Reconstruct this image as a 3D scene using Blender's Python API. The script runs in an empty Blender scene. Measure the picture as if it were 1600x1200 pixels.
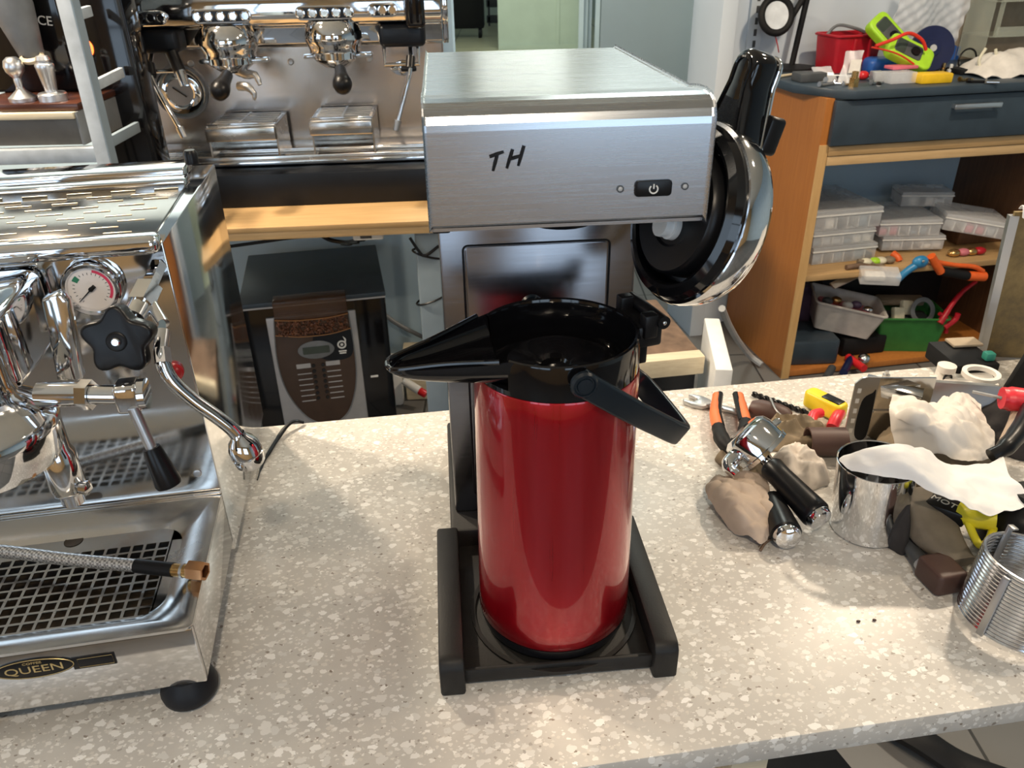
import bpy, bmesh, math, random
from mathutils import Vector, Matrix, noise
R = math.radians
PI = math.pi
random.seed(7)
scene = bpy.context.scene
COL = scene.collection

# ------------------------------------------------------------------ camera
FPX, PITCH, ROLL, CH = 1244.6, R(29.0334), R(-1.0466), 0.6283   # height above the worktop (worktop is z = 0)
FW = Vector((0, math.cos(PITCH), -math.sin(PITCH)))
_rt = Vector((1, 0, 0)); _up = _rt.cross(FW)
RT = _rt * math.cos(ROLL) + _up * math.sin(ROLL)
UP = -_rt * math.sin(ROLL) + _up * math.cos(ROLL)
CO = Vector((0, 0, CH))
cam_d = bpy.data.cameras.new('camera'); cam = bpy.data.objects.new('camera', cam_d); COL.objects.link(cam)
cam_d.sensor_width = 36; cam_d.lens = FPX / 1600 * 36; cam_d.clip_start = 0.02; cam_d.clip_end = 60
M = Matrix((RT, UP, -FW)).transposed().to_4x4(); M.translation = CO; cam.matrix_world = M
cam_d.dof.use_dof = True; cam_d.dof.focus_distance = 0.86; cam_d.dof.aperture_fstop = 17
scene.camera = cam
vs = scene.view_settings
vs.view_transform = 'Standard'; vs.look = 'None'; vs.gamma = 1; vs.use_curve_mapping = False
vs.exposure = 0.42
try:
    scene.cycles.max_bounces = 8; scene.cycles.sample_clamp_indirect = 6; scene.cycles.caustics_refractive = False
except Exception: pass

# ------------------------------------------------------------------ world and lights
world = bpy.data.worlds.new('World'); scene.world = world; world.use_nodes = True
bg = world.node_tree.nodes['Background']; bg.inputs[0].default_value = (0.62, 0.78, 1.0, 1); bg.inputs[1].default_value = 0.4
FLOOR = -0.9; CEIL = 2.05

def area(name, loc, target, size, power, color, size_y=None, shape='RECTANGLE'):
    l = bpy.data.lights.new(name, 'AREA'); l.shape = shape; l.size = size
    if size_y: l.size_y = size_y
    l.energy = power; l.color = color
    o = bpy.data.objects.new(name, l); COL.objects.link(o); o.location = loc
    o.rotation_euler = (Vector(target) - Vector(loc)).to_track_quat('-Z', 'Y').to_euler()
    return o
WARM = (1.0, 0.83, 0.63); COOL = (0.66, 0.83, 1.0)
# daylight through the two shop windows behind the camera and the one in the left wall
area('window_daylight', (-1.35, -2.44, 0.75), (-1.35, 2, 0.55), 1.7, 18, COOL, 1.7)
area('window_daylight', (1.25, -2.44, 0.75), (1.25, 2, 0.55), 1.7, 18, COOL, 1.7)
area('window_daylight', (-2.94, 0.3, 0.8), (2, 0.3, 0.5), 1.8, 12, COOL, 1.4)
# ceiling lamps (their bodies are built further down)
LAMPS = [(-1.45, 1.55, 1.62), (-1.2, 2.05, 1.62), (1.35, 1.75, 1.62), (1.5, 0.9, 1.62), (0.1, -0.6, 1.62)]
LAMPW = [36, 31, 22, 9, 13]
# ------------------------------------------------------------------ helpers
def at(px, py, z):                      # point of the photograph on the horizontal plane z
    d = FW + RT * ((px - 800) / FPX) + UP * ((600 - py) / FPX)
    return CO + d * ((z - CH) / d.z)
def atY(px, py, y):
    d = FW + RT * ((px - 800) / FPX) + UP * ((600 - py) / FPX)
    return CO + d * (y / d.y)

def link(o, parent=None):
    COL.objects.link(o)
    if parent: o.parent = parent
    return o
def tag(o, label=None, cat=None, group=None, kind=None):
    if label: o['label'] = label
    if cat: o['category'] = cat
    if group: o['group'] = group
    if kind: o['kind'] = kind
    return o
def thing(name, label, cat, loc=(0, 0, 0), rz=0, group=None):
    o = link(bpy.data.objects.new(name, None)); o.empty_display_size = 0.02
    o.location = loc; o.rotation_euler = (0, 0, R(rz))
    return tag(o, label, cat, group)
def copy_tree(o, parent=None):
    kids = [k for k in COL.objects if k.parent == o]
    c = o.copy(); COL.objects.link(c); c.parent = parent
    for k in kids: copy_tree(k, c)
    return c

def smooth(pts, k=6, closed=False):     # Catmull-Rom
    P = [Vector(p) for p in pts]; n = len(P); out = []
    rng = range(n) if closed else range(n - 1)
    for i in rng:
        p0 = P[(i - 1) % n] if closed or i > 0 else P[0] * 2 - P[1]
        p1 = P[i]; p2 = P[(i + 1) % n]
        p3 = P[(i + 2) % n] if closed or i < n - 2 else P[-1] * 2 - P[-2]
        for j in range(k):
            t = j / k
            out.append(0.5 * ((2 * p1) + (p2 - p0) * t + (2 * p0 - 5 * p1 + 4 * p2 - p3) * t * t + (3 * p1 - p0 - 3 * p2 + p3) * t ** 3))
    if not closed: out.append(P[-1].copy())
    return out
def rrect(w, h, r, n=5, cx=0, cy=0):    # rounded rectangle outline
    o = []
    for sx, sy, a0 in ((1, 1, 0), (-1, 1, 90), (-1, -1, 180), (1, -1, 270)):
        for i in range(n + 1):
            a = R(a0 + 90 * i / n); o.append((cx + sx * (w / 2 - r) + r * math.cos(a), cy + sy * (h / 2 - r) + r * math.sin(a)))
    return o
def circ(r, n=24, cx=0, cy=0): return [(cx + r * math.cos(2 * PI * i / n), cy + r * math.sin(2 * PI * i / n)) for i in range(n)]
def frame(o, z, x=(1, 0, 0)):           # matrix with its Z along z
    z = Vector(z).normalized(); x = Vector(x)
    if abs(z.dot(x.normalized())) > 0.98: x = Vector((0, 1, 0))
    y = z.cross(x).normalized(); x = y.cross(z)
    m = Matrix((x, y, z)).transposed().to_4x4(); m.translation = Vector(o); return m
def TR(x, y, z): return Matrix.Translation((x, y, z))
def RX(a): return Matrix.Rotation(R(a), 4, 'X')
def RY(a): return Matrix.Rotation(R(a), 4, 'Y')
def RZ(a): return Matrix.Rotation(R(a), 4, 'Z')

class B:
    def __init__(s, m=None): s.bm = bmesh.new(); s.m = m or Matrix.Identity(4)
    def _add(s, verts, faces, m=None):
        mm = s.m @ m if m is not None else s.m
        vs_ = [s.bm.verts.new(mm @ Vector(v)) for v in verts]
        for f in faces:
            try: s.bm.faces.new([vs_[i] for i in f])
            except ValueError: pass
        return vs_
    def box(s, x0, x1, y0, y1, z0, z1, bev=0, seg=2, m=None):
        v = [(x, y, z) for z in (z0, z1) for y in (y0, y1) for x in (x0, x1)]
        f = [(0, 2, 3, 1), (4, 5, 7, 6), (0, 1, 5, 4), (2, 6, 7, 3), (0, 4, 6, 2), (1, 3, 7, 5)]
        vs_ = s._add(v, f, m)
        if bev: s._bev(vs_, bev, seg)
        return s
    def _bev(s, vs_, bev, seg, ang=30):
        st = set(vs_); es = [e for e in s.bm.edges if e.verts[0] in st and e.verts[1] in st]
        s.bm.normal_update()
        es = [e for e in es if len(e.link_faces) == 2 and e.calc_face_angle(0) > R(ang)]
        bmesh.ops.bevel(s.bm, geom=es, offset=bev, segments=seg, affect='EDGES', clamp_overlap=True, profile=0.5)
    def prism(s, pts, d0, d1, m=None, bev=0, seg=2, ang=50):   # outline in XY, extruded along Z
        n = len(pts)
        v = [(p[0], p[1], d0) for p in pts] + [(p[0], p[1], d1) for p in pts]
        f = [tuple(range(n - 1, -1, -1)), tuple(range(n, 2 * n))] + [(i, (i + 1) % n, n + (i + 1) % n, n + i) for i in range(n)]
        vs_ = s._add(v, f, m)
        if bev: s._bev(vs_, bev, seg, ang)
        return s
    def lathe(s, prof, n=32, m=None, a0=0, a1=360):
        full = abs(a1 - a0) >= 360; k = n if full else n + 1
        v = []; idx = []
        for r, z in prof:
            if r < 1e-6 and full: idx.append([len(v)] * k); v.append((0, 0, z))
            else:
                idx.append(list(range(len(v), len(v) + k)))
                for i in range(k):
                    a = R(a0 + (a1 - a0) * i / n); v.append((r * math.cos(a), r * math.sin(a), z))
        f = []
        for j in range(len(prof) - 1):
            for i in range(n):
                i2 = (i + 1) % k if full else i + 1
                q = [idx[j][i], idx[j][i2], idx[j + 1][i2], idx[j + 1][i]]
                q2 = []
                for t in q:
                    if t not in q2: q2.append(t)
                if len(q2) > 2: f.append(tuple(q2))
        s._add(v, f, m); return s
    def cyl(s, p0, p1, r0, r1=None, n=20, cap=True):
        p0 = Vector(p0); p1 = Vector(p1); r1 = r0 if r1 is None else r1; L = (p1 - p0).length
        pr = [(r0, 0), (r1, L)]
        if cap: pr = [(0, 0)] + pr + [(0, L)]
        return s.lathe(pr, n, frame(p0, p1 - p0))
    def tube(s, pts, r, n=8, cap=True, closed=False, flat=None, up=None):
        P = [Vector(p) for p in pts]; N = len(P)
        rs = r if isinstance(r, (list, tuple)) else [r] * N
        if len(rs) != N: rs = [rs[min(len(rs) - 1, int(i * len(rs) / N))] for i in range(N)]
        v = []; nrm = None
        for i in range(N):
            t = (P[(i + 1) % N] - P[i - 1]) if closed else (P[min(i + 1, N - 1)] - P[max(i - 1, 0)])
            if t.length < 1e-9: t = Vector((0, 0, 1))
            t.normalize()
            if nrm is None:
                nrm = Vector(up) if up else (Vector((0, 0, 1)) if abs(t.z) < 0.9 else Vector((1, 0, 0)))
            nrm = (nrm - t * nrm.dot(t))
            if nrm.length < 1e-6: nrm = t.orthogonal()
            nrm.normalize(); b = t.cross(nrm)
            for k in range(n):
                a = 2 * PI * k / n + (PI / n if n == 4 else 0)
                v.append(P[i] + (nrm * math.cos(a) * (flat or 1) + b * math.sin(a)) * rs[i])
        f = []
        for i in range(N if closed else N - 1):
            for k in range(n):
                f.append((i * n + k, i * n + (k + 1) % n, ((i + 1) % N) * n + (k + 1) % n, ((i + 1) % N) * n + k))
        if cap and not closed: f += [tuple(range(n - 1, -1, -1)), tuple((N - 1) * n + k for k in range(n))]
        s._add(v, f); return s
    def ell(s, c, rx, ry, rz, n=16, m=None):
        pr = [(math.sin(PI * i / n), -math.cos(PI * i / n)) for i in range(n + 1)]
        return s.lathe(pr, n * 2, (m or Matrix.Identity(4)) @ TR(*c) @ Matrix.Diagonal((rx, ry, rz, 1)))
    def torus(s, rr, r, n=32, k=8, m=None):
        v = []; f = []
        for i in range(n):
            a = 2 * PI * i / n
            for j in range(k):
                b = 2 * PI * j / k; q = rr + r * math.cos(b); v.append((q * math.cos(a), q * math.sin(a), r * math.sin(b)))
        for i in range(n):
            for j in range(k): f.append((i * k + j, ((i + 1) % n) * k + j, ((i + 1) % n) * k + (j + 1) % k, i * k + (j + 1) % k))
        s._add(v, f, m); return s
    def ring(s, ro, ri, z0, z1, n=32, m=None):
        return s.lathe([(ri, z0), (ro, z0), (ro, z1), (ri, z1), (ri, z0)], n, m)
    def loft(s, loops, cap=True, m=None):      # loops of equal length
        n = len(loops[0]); v = [p for L in loops for p in L]; f = []
        for j in range(len(loops) - 1):
            for i in range(n): f.append((j * n + i, j * n + (i + 1) % n, (j + 1) * n + (i + 1) % n, (j + 1) * n + i))
        if cap: f += [tuple(range(n - 1, -1, -1)), tuple((len(loops) - 1) * n + i for i in range(n))]
        s._add(v, f, m); return s
    def sheet(s, fn, nu, nv, th=0.002, m=None):   # thin sheet fn(u,v)->point with thickness
        top = [[Vector(fn(i / nu, j / nv)) for j in range(nv + 1)] for i in range(nu + 1)]
        nm = [[None] * (nv + 1) for _ in range(nu + 1)]
        for i in range(nu + 1):
            for j in range(nv + 1):
                a = top[min(i + 1, nu)][j] - top[max(i - 1, 0)][j]; b = top[i][min(j + 1, nv)] - top[i][max(j - 1, 0)]
                q = a.cross(b); nm[i][j] = q.normalized() if q.length > 1e-12 else Vector((0, 0, 1))
        W = nv + 1; v = [top[i][j] for i in range(nu + 1) for j in range(W)] + [top[i][j] - nm[i][j] * th for i in range(nu + 1) for j in range(W)]
        o = (nu + 1) * W; f = []
        for i in range(nu):
            for j in range(nv):
                q = (i * W + j, (i + 1) * W + j, (i + 1) * W + j + 1, i * W + j + 1)
                f.append(q); f.append(tuple(o + t for t in reversed(q)))
        bd = [i * W for i in range(nu + 1)] + [nu * W + j for j in range(1, W)] + [i * W + nv for i in range(nu - 1, -1, -1)] + [j for j in range(nv - 1, 0, -1)]
        for a, b in zip(bd, bd[1:] + bd[:1]): f.append((a, o + a, o + b, b))
        s._add(v, f, m); return s
    def done(s, name, mat, parent=None, ang=38, flat=False, label=None):
        bmesh.ops.recalc_face_normals(s.bm, faces=s.bm.faces)
        me = bpy.data.meshes.new(name); s.bm.to_mesh(me); s.bm.free()
        me.materials.append(MAT[mat])
        if not flat:
            me.shade_smooth(); me.set_sharp_from_angle(angle=R(ang))
        o = bpy.data.objects.new(name, me); link(o, parent)
        if label: o['label'] = label
        return o
def text(name, body, size, mat, parent, m, depth=0.0004, sx=1.0, align='CENTER'):
    cu = bpy.data.curves.new(name, 'FONT'); cu.body = body; cu.size = size; cu.extrude = depth; cu.align_x = align; cu.align_y = 'CENTER'; cu.resolution_u = 3
    t = bpy.data.objects.new(name, cu); COL.objects.link(t)
    dg = bpy.context.evaluated_depsgraph_get(); me = bpy.data.meshes.new_from_object(t.evaluated_get(dg))
    bpy.data.objects.remove(t); bpy.data.curves.remove(cu)
    me.transform(m @ Matrix.Diagonal((sx, 1, 1, 1))); me.materials.clear(); me.materials.append(MAT[mat])
    return link(bpy.data.objects.new(name, me), parent)

# ------------------------------------------------------------------ materials
MAT = {}
class N:                                 # tiny node builder
    def __init__(s, name):
        s.mat = bpy.data.materials.new(name); s.mat.use_nodes = True; s.t = s.mat.node_tree
        s.b = s.t.nodes['Principled BSDF']; MAT[name] = s.mat; s.co = None
    def n(s, typ, **k):
        x = s.t.nodes.new(typ)
        for a, v in k.items():
            if a in x.inputs.keys() if isinstance(a, str) else False: x.inputs[a].default_value = v
            else: setattr(x, a, v)
        return x
    def l(s, a, b): s.t.links.new(a, b); return s
    def coord(s, scale=(1, 1, 1), kind='Object'):
        tc = s.t.nodes.new('ShaderNodeTexCoord'); mp = s.t.nodes.new('ShaderNodeMapping'); mp.inputs['Scale'].default_value = scale
        s.l(tc.outputs[kind], mp.inputs[0]); return mp.outputs[0]
    def noise(s, scale, detail=3, rough=0.5, vec=None):
        x = s.t.nodes.new('ShaderNodeTexNoise'); x.inputs['Scale'].default_value = scale; x.inputs['Detail'].default_value = detail; x.inputs['Roughness'].default_value = rough
        s.l(vec or s.coord(), x.inputs['Vector']); return x.outputs['Fac']
    def ramp(s, fac, stops, mode='LINEAR'):
        x = s.t.nodes.new('ShaderNodeValToRGB'); e = x.color_ramp.elements; x.color_ramp.interpolation = mode
        while len(e) < len(stops): e.new(0.5)
        for q, (p, c) in zip(e, stops): q.position = p; q.color = (c if hasattr(c, '__len__') else (c, c, c)) + ((1,) if not hasattr(c, '__len__') or len(c) == 3 else ())
        s.l(fac, x.inputs[0]); return x.outputs[0]
    def mix(s, fac, a, b, typ='MIX'):
        x = s.t.nodes.new('ShaderNodeMix'); x.data_type = 'RGBA'; x.blend_type = typ
        for inp, v in ((x.inputs[0], fac), (x.inputs[6], a), (x.inputs[7], b)):
            if hasattr(v, 'is_linked') or isinstance(v, bpy.types.NodeSocket): s.l(v, inp)
            elif hasattr(v, '__len__'): inp.default_value = tuple(v) + ((1,) if len(v) == 3 else ())
            else: inp.default_value = v
        return x.outputs[2]
    def bump(s, h, strength=0.2, dist=0.001):
        x = s.t.nodes.new('ShaderNodeBump'); x.inputs['Strength'].default_value = strength; x.inputs['Distance'].default_value = dist
        s.l(h, x.inputs['Height']); s.l(x.outputs[0], s.b.inputs['Normal'])
    def set(s, **k):
        for a, v in k.items():
            i = s.b.inputs[{'col': 'Base Color', 'metal': 'Metallic', 'rough': 'Roughness', 'coat': 'Coat Weight', 'coatr': 'Coat Roughness', 'trans': 'Transmission Weight', 'ior': 'IOR', 'alpha': 'Alpha', 'emit': 'Emission Color', 'es': 'Emission Strength', 'spec': 'Specular IOR Level', 'sheen': 'Sheen Weight', 'aniso': 'Anisotropic', 'sss': 'Subsurface Weight'}[a]]
            if isinstance(v, bpy.types.NodeSocket): s.l(v, i)
            elif hasattr(v, '__len__'): i.default_value = tuple(v) + ((1,) if len(v) == 3 else ())
            else: i.default_value = v
        return s
def plain(name, col, rough=0.5, metal=0, var=0.12, scale=30, bump=0, **k):   # colour with slight mottling
    m = N(name); f = m.noise(scale, 4)
    a = tuple(c * (1 - var) for c in col); b = tuple(min(1, c * (1 + var)) for c in col)
    m.set(col=m.ramp(f, [(0.3, a), (0.7, b)]), rough=rough, metal=metal, **k)
    if bump: m.bump(m.noise(scale * 8, 2), bump)
    return m
def smudged(name, col, r0, r1, scale=12, metal=1, stretch=(1, 1, 1), bump=0, bscale=1, **k):
    m = N(name); v = m.coord(stretch)
    m.set(col=col, metal=metal, rough=m.ramp(m.noise(scale, 5, 0.6, v), [(0.3, r0), (0.75, r1)]), **k)
    if bump: m.bump(m.noise(bscale, 2, 0.5, v), bump)
    return m

smudged('chrome', (0.80, 0.81, 0.83), 0.03, 0.10, 20)
smudged('mirror_steel', (0.72, 0.72, 0.72), 0.04, 0.16, 9)
smudged('tray_steel', (0.62, 0.60, 0.57), 0.12, 0.32, 14)
smudged('brushed_steel', (0.47, 0.50, 0.54), 0.24, 0.30, 14, stretch=(1, 40, 40), bump=0.0012, bscale=40)
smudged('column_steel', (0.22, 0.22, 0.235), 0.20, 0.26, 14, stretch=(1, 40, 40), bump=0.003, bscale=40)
smudged('dull_steel', (0.50, 0.50, 0.50), 0.3, 0.5, 30)
smudged('aluminium', (0.72, 0.73, 0.75), 0.28, 0.42, 25)
smudged('coil_steel', (0.74, 0.75, 0.77), 0.12, 0.25, 40)
smudged('brass', (0.62, 0.40, 0.16), 0.2, 0.4, 40)
smudged('copper_nut', (0.55, 0.29, 0.14), 0.28, 0.5, 60)
smudged('gloss_black', (0.004, 0.004, 0.005), 0.05, 0.12, 15, metal=0, coat=0.1)
smudged('satin_black', (0.006, 0.006, 0.007), 0.28, 0.4, 20, metal=0, spec=0.28)
smudged('blue_black', (0.006, 0.011, 0.017), 0.28, 0.38, 20, metal=0, spec=0.45)
plain('matt_black', (0.009, 0.009, 0.010), 0.6, bump=0.1, spec=0.25)
plain('base_black', (0.012, 0.0115, 0.011), 0.5, scale=60, bump=0.12, spec=0.3)
plain('dark_grey', (0.06, 0.065, 0.07), 0.5)
plain('rubber', (0.008, 0.009, 0.012), 0.5, spec=0.3)
m = N('red_lacquer'); m.set(col=(0.40, 0.0015, 0.010), metal=0.72, rough=m.ramp(m.noise(4, 4, 0.6, m.coord((70, 70, 1.2))), [(0.3, 0.26), (0.7, 0.40)]), coat=1.0, coatr=0.05)
plain('white_plastic', (0.78, 0.78, 0.76), 0.4, var=0.04)
plain('grey_plastic', (0.45, 0.46, 0.47), 0.4, var=0.06)
plain('silver_paint', (0.50, 0.50, 0.51), 0.38, metal=0.6, var=0.05)
plain('blue_wall', (0.50, 0.66, 0.78), 0.8, var=0.06, scale=4)
plain('white_wall', (0.64, 0.71, 0.78), 0.85, var=0.04, scale=3)
plain('grey_door', (0.46, 0.50, 0.49), 0.5, var=0.04, scale=3)
plain('pale_green_panel', (0.52, 0.60, 0.50), 0.6, var=0.06, scale=3)
plain('ceiling_white', (0.78, 0.70, 0.57), 0.9, var=0.03, scale=2)
plain('warm_wall', (0.62, 0.42, 0.22), 0.8, var=0.1, scale=2)
plain('leg_paint', (0.22, 0.28, 0.33), 0.45, var=0.08, scale=8)
plain('rack_paint', (0.42, 0.47, 0.52), 0.5, var=0.15, scale=25)
def wood(name, a, b, scale=6, axis=(1, 14, 14), rough=0.45):
    m = N(name); f = m.noise(scale, 6, 0.6, m.coord(axis)); m.set(col=m.ramp(f, [(0.3, a), (0.7, b)]), rough=rough); m.bump(f, 0.05)
wood('pine', (0.40, 0.25, 0.11), (0.52, 0.34, 0.16))
wood('pine_edge', (0.52, 0.34, 0.16), (0.66, 0.45, 0.23))
wood('orange_beech', (0.40, 0.14, 0.028), (0.47, 0.175, 0.038), axis=(14, 14, 1))
wood('beech_edge', (0.56, 0.33, 0.13), (0.66, 0.42, 0.18), axis=(10, 10, 1))
wood('dark_brown_wood', (0.10, 0.045, 0.02), (0.16, 0.075, 0.032), axis=(14, 14, 1))
wood('mahogany', (0.035, 0.012, 0.008), (0.08, 0.026, 0.014), rough=0.25)
wood('pale_board', (0.62, 0.52, 0.36), (0.75, 0.66, 0.48), scale=10)
wood('old_wood', (0.16, 0.12, 0.08), (0.28, 0.22, 0.15), scale=14, axis=(2, 18, 18), rough=0.8)
plain('slate_laminate', (0.033, 0.050, 0.068), 0.4, var=0.15, scale=14)
plain('rust_brown', (0.16, 0.10, 0.065), 0.8, var=0.35, scale=22)

# terrazzo worktop: cream and white chips of two sizes, a few dark specks
m = N('terrazzo'); v = m.coord()
def chips(scale, thr, seed):
    w = m.n('ShaderNodeTexVoronoi'); w.feature = 'F1'; w.inputs['Scale'].default_value = scale; w.inputs['Randomness'].default_value = 1
    mp = m.t.nodes.new('ShaderNodeMapping'); mp.inputs['Location'].default_value = (seed, seed * 2, seed * 3); mp.inputs['Rotation'].default_value = (0, 0, seed)
    mp.inputs['Scale'].default_value = (1, 1.35, 1); m.l(v, mp.inputs[0])
    nz = m.t.nodes.new('ShaderNodeTexNoise'); nz.inputs['Scale'].default_value = scale * 1.6; m.l(mp.outputs[0], nz.inputs['Vector'])
    ad = m.t.nodes.new('ShaderNodeVectorMath'); ad.operation = 'SCALE'; m.l(nz.outputs['Color'], ad.inputs[0]); ad.inputs['Scale'].default_value = 0.9 / scale
    a2 = m.t.nodes.new('ShaderNodeVectorMath'); a2.operation = 'ADD'; m.l(mp.outputs[0], a2.inputs[0]); m.l(ad.outputs[0], a2.inputs[1])
    m.l(a2.outputs[0], w.inputs['Vector'])
    rnd = m.t.nodes.new('ShaderNodeSeparateColor'); m.l(w.outputs['Color'], rnd.inputs[0])
    lt = m.t.nodes.new('ShaderNodeMath'); lt.operation = 'MULTIPLY'; m.l(rnd.outputs[0], lt.inputs[0]); lt.inputs[1].default_value = thr
    ls = m.t.nodes.new('ShaderNodeMath'); ls.operation = 'LESS_THAN'; m.l(w.outputs['Distance'], ls.inputs[0]); m.l(lt.outputs[0], ls.inputs[1])
    return ls.outputs[0], rnd.outputs[1]
base = m.ramp(m.noise(9, 5, 0.65, v), [(0.3, (0.50, 0.47, 0.43)), (0.7, (0.60, 0.57, 0.52))])
c1, g1 = chips(92, 0.58, 1.3); c2, g2 = chips(170, 0.52, 4.1); c3, g3 = chips(120, 0.24, 7.7)
col = m.mix(c2, base, m.ramp(g2, [(0.0, (0.62, 0.58, 0.52)), (1, (0.78, 0.75, 0.70))]))
col = m.mix(c1, col, m.ramp(g1, [(0.0, (0.62, 0.60, 0.56)), (0.5, (0.75, 0.72, 0.67)), (1, (0.88, 0.86, 0.82))]))
dk = m.t.nodes.new('ShaderNodeMath'); dk.operation = 'MULTIPLY'; m.l(c3, dk.inputs[0]); dk.inputs[1].default_value = 0.8
col = m.mix(dk.outputs[0], col, m.ramp(g3, [(0.0, (0.16, 0.11, 0.07)), (1, (0.36, 0.33, 0.30))]))
m.set(col=col, rough=0.34)

m = N('floor_tile'); br = m.n('ShaderNodeTexBrick'); br.offset = 0; br.inputs['Scale'].default_value = 1; br.inputs['Color1'].default_value = (0.13, 0.13, 0.125, 1); br.inputs['Color2'].default_value = (0.16, 0.155, 0.15, 1); br.inputs['Mortar'].default_value = (0.03, 0.03, 0.03, 1); br.inputs['Mortar Size'].default_value = 0.004; br.inputs['Brick Width'].default_value = 0.33; br.inputs['Row Height'].default_value = 0.33
m.l(m.coord(), br.inputs['Vector']); m.set(col=br.outputs[0], rough=0.4)
m = N('pale_floor_tile'); br = m.n('ShaderNodeTexBrick'); br.offset = 0; br.inputs['Scale'].default_value = 1; br.inputs['Color1'].default_value = (0.62, 0.62, 0.42, 1); br.inputs['Color2'].default_value = (0.66, 0.66, 0.46, 1); br.inputs['Mortar'].default_value = (0.25, 0.25, 0.16, 1); br.inputs['Mortar Size'].default_value = 0.012; br.inputs['Brick Width'].default_value = 0.9; br.inputs['Row Height'].default_value = 0.9
m.l(m.coord(), br.inputs['Vector']); m.set(col=br.outputs[0], rough=0.3)
def clear(name, col, rough=0.12, alpha=0.45):
    m = N(name); m.set(col=col, rough=m.ramp(m.noise(25, 3), [(0.3, rough), (0.8, rough * 2)]), alpha=alpha)
clear('clear_plastic', (0.95, 0.97, 1.0), 0.2, 0.36)
clear('clear_bag', (0.85, 0.87, 0.90), 0.25, 0.40)
clear('clear_acrylic', (0.62, 0.66, 0.55), 0.1, 0.30)
clear('smoked_plastic', (0.10, 0.055, 0.035), 0.12, 0.72)
# ------------------------------------------------------------------ the room
def struct(o): o['kind'] = 'structure'; return o
struct(B().box(-3.2, 4.2, -2.6, 4.6, FLOOR - 0.05, FLOOR).done('floor', 'floor_tile'))
struct(B().box(-2.2, 6.0, 4.6, 20, FLOOR - 0.05, FLOOR).done('floor_far', 'pale_floor_tile'))
struct(B().box(-3.2, 4.2, -2.6, 20, CEIL, CEIL + 0.05).done('ceiling', 'ceiling_white'))
WY = 2.78
struct(B().box(-3.2, -0.17, WY, WY + 0.12, FLOOR, CEIL).done('wall_back', 'blue_wall'))
cab_yaw = 10
CABO = Vector((1.085, 2.757, FLOOR))
mC = TR(*CABO) @ RZ(cab_yaw)
struct(B(mC).box(-0.17, 2.2, 0.56, 0.68, 0, 2.95).done('wall_right_back', 'white_wall'))
struct(B(mC).box(-0.23, -0.17, 0.44, 0.72, 0, 2.95, 0.004).done('trim_1', 'white_wall'))
struct(B().box(4.0, 4.12, -2.6, 4.6, FLOOR, CEIL).done('wall_right', 'blue_wall'))
struct(B().box(-3.2, -3.0, -2.6, -0.6, FLOOR, CEIL).box(-3.2, -3.0, 1.2, 2.9, FLOOR, CEIL).box(-3.2, -3.0, -0.6, 1.2, FLOOR, 0.1).box(-3.2, -3.0, -0.6, 1.2, 1.5, CEIL).done('wall_left', 'warm_wall'))
b = B()
for x0, x1 in ((-3.2, -2.2), (-0.5, 0.4), (2.1, 4.2)): b.box(x0, x1, -2.62, -2.5, FLOOR, CEIL)
b.box(-2.2, -0.5, -2.62, -2.5, FLOOR, -0.1).box(0.4, 2.1, -2.62, -2.5, FLOOR, -0.1).box(-2.2, -0.5, -2.62, -2.5, 1.6, CEIL).box(0.4, 2.1, -2.62, -2.5, 1.6, CEIL)
struct(b.done('wall_front', 'warm_wall'))
for k, x0 in ((1, -2.2), (2, 0.4)):
    w = struct(B().box(x0, x0 + 0.05, -2.56, -2.40, -0.1, 1.6).box(x0 + 1.65, x0 + 1.7, -2.56, -2.40, -0.1, 1.6).box(x0, x0 + 1.7, -2.56, -2.40, -0.1, -0.05).box(x0, x0 + 1.7, -2.56, -2.40, 1.55, 1.6)
               .box(x0 + 0.82, x0 + 0.88, -2.42, -2.38, -0.1, 1.6).box(x0, x0 + 1.7, -2.42, -2.38, 0.95, 1.0).done('window_%d' % k, 'dark_grey'))
struct(B().box(-3.0, -2.86, -0.6, -0.55, 0.1, 1.5).box(-3.0, -2.86, 1.15, 1.2, 0.1, 1.5).box(-2.92, -2.87, 0.27, 0.33, 0.1, 1.5).box(-3.0, -2.86, -0.6, 1.2, 0.1, 0.15).done('window_3', 'dark_grey'))
# passage behind the doorway
p = atY(1112, 60, 4.5); q = atY(938, 60, 4.5)
struct(B().box(q.x, p.x + 0.5, 4.5, 4.56, FLOOR, CEIL).done('wall_passage', 'grey_door'))
a = at(779, 78, FLOOR); c = at(908, 76, FLOOR)
struct(B().box(a.x, c.x, a.y, a.y + 0.15, FLOOR, CEIL).box(a.x + 0.93, a.x + 0.98, a.y - 0.02, a.y, FLOOR + 0.05, CEIL).box(a.x, c.x, a.y - 0.03, a.y, FLOOR, FLOOR + 0.07).done('wall_far', 'pale_green_panel'))
b = B()
for i, (x0, x1, dy) in enumerate(((900, 907, 0), (908, 914, 0.1), (916, 921, 0.2), (925, 941, 0))):
    e = at(x0, 74, FLOOR); f = at(x1, 74, FLOOR); b.box(e.x, f.x, a.y - 0.3 + dy, a.y - 0.2 + dy, FLOOR, CEIL)
struct(b.done('trim_2', 'white_wall'))
struct(B().box(-3, 6, 19.5, 19.6, FLOOR, CEIL).done('wall_end', 'pale_green_panel'))
struct(B().box(-2.3, -2.2, 4.6, 20, FLOOR, CEIL).done('wall_passage_left', 'white_wall'))
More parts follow.
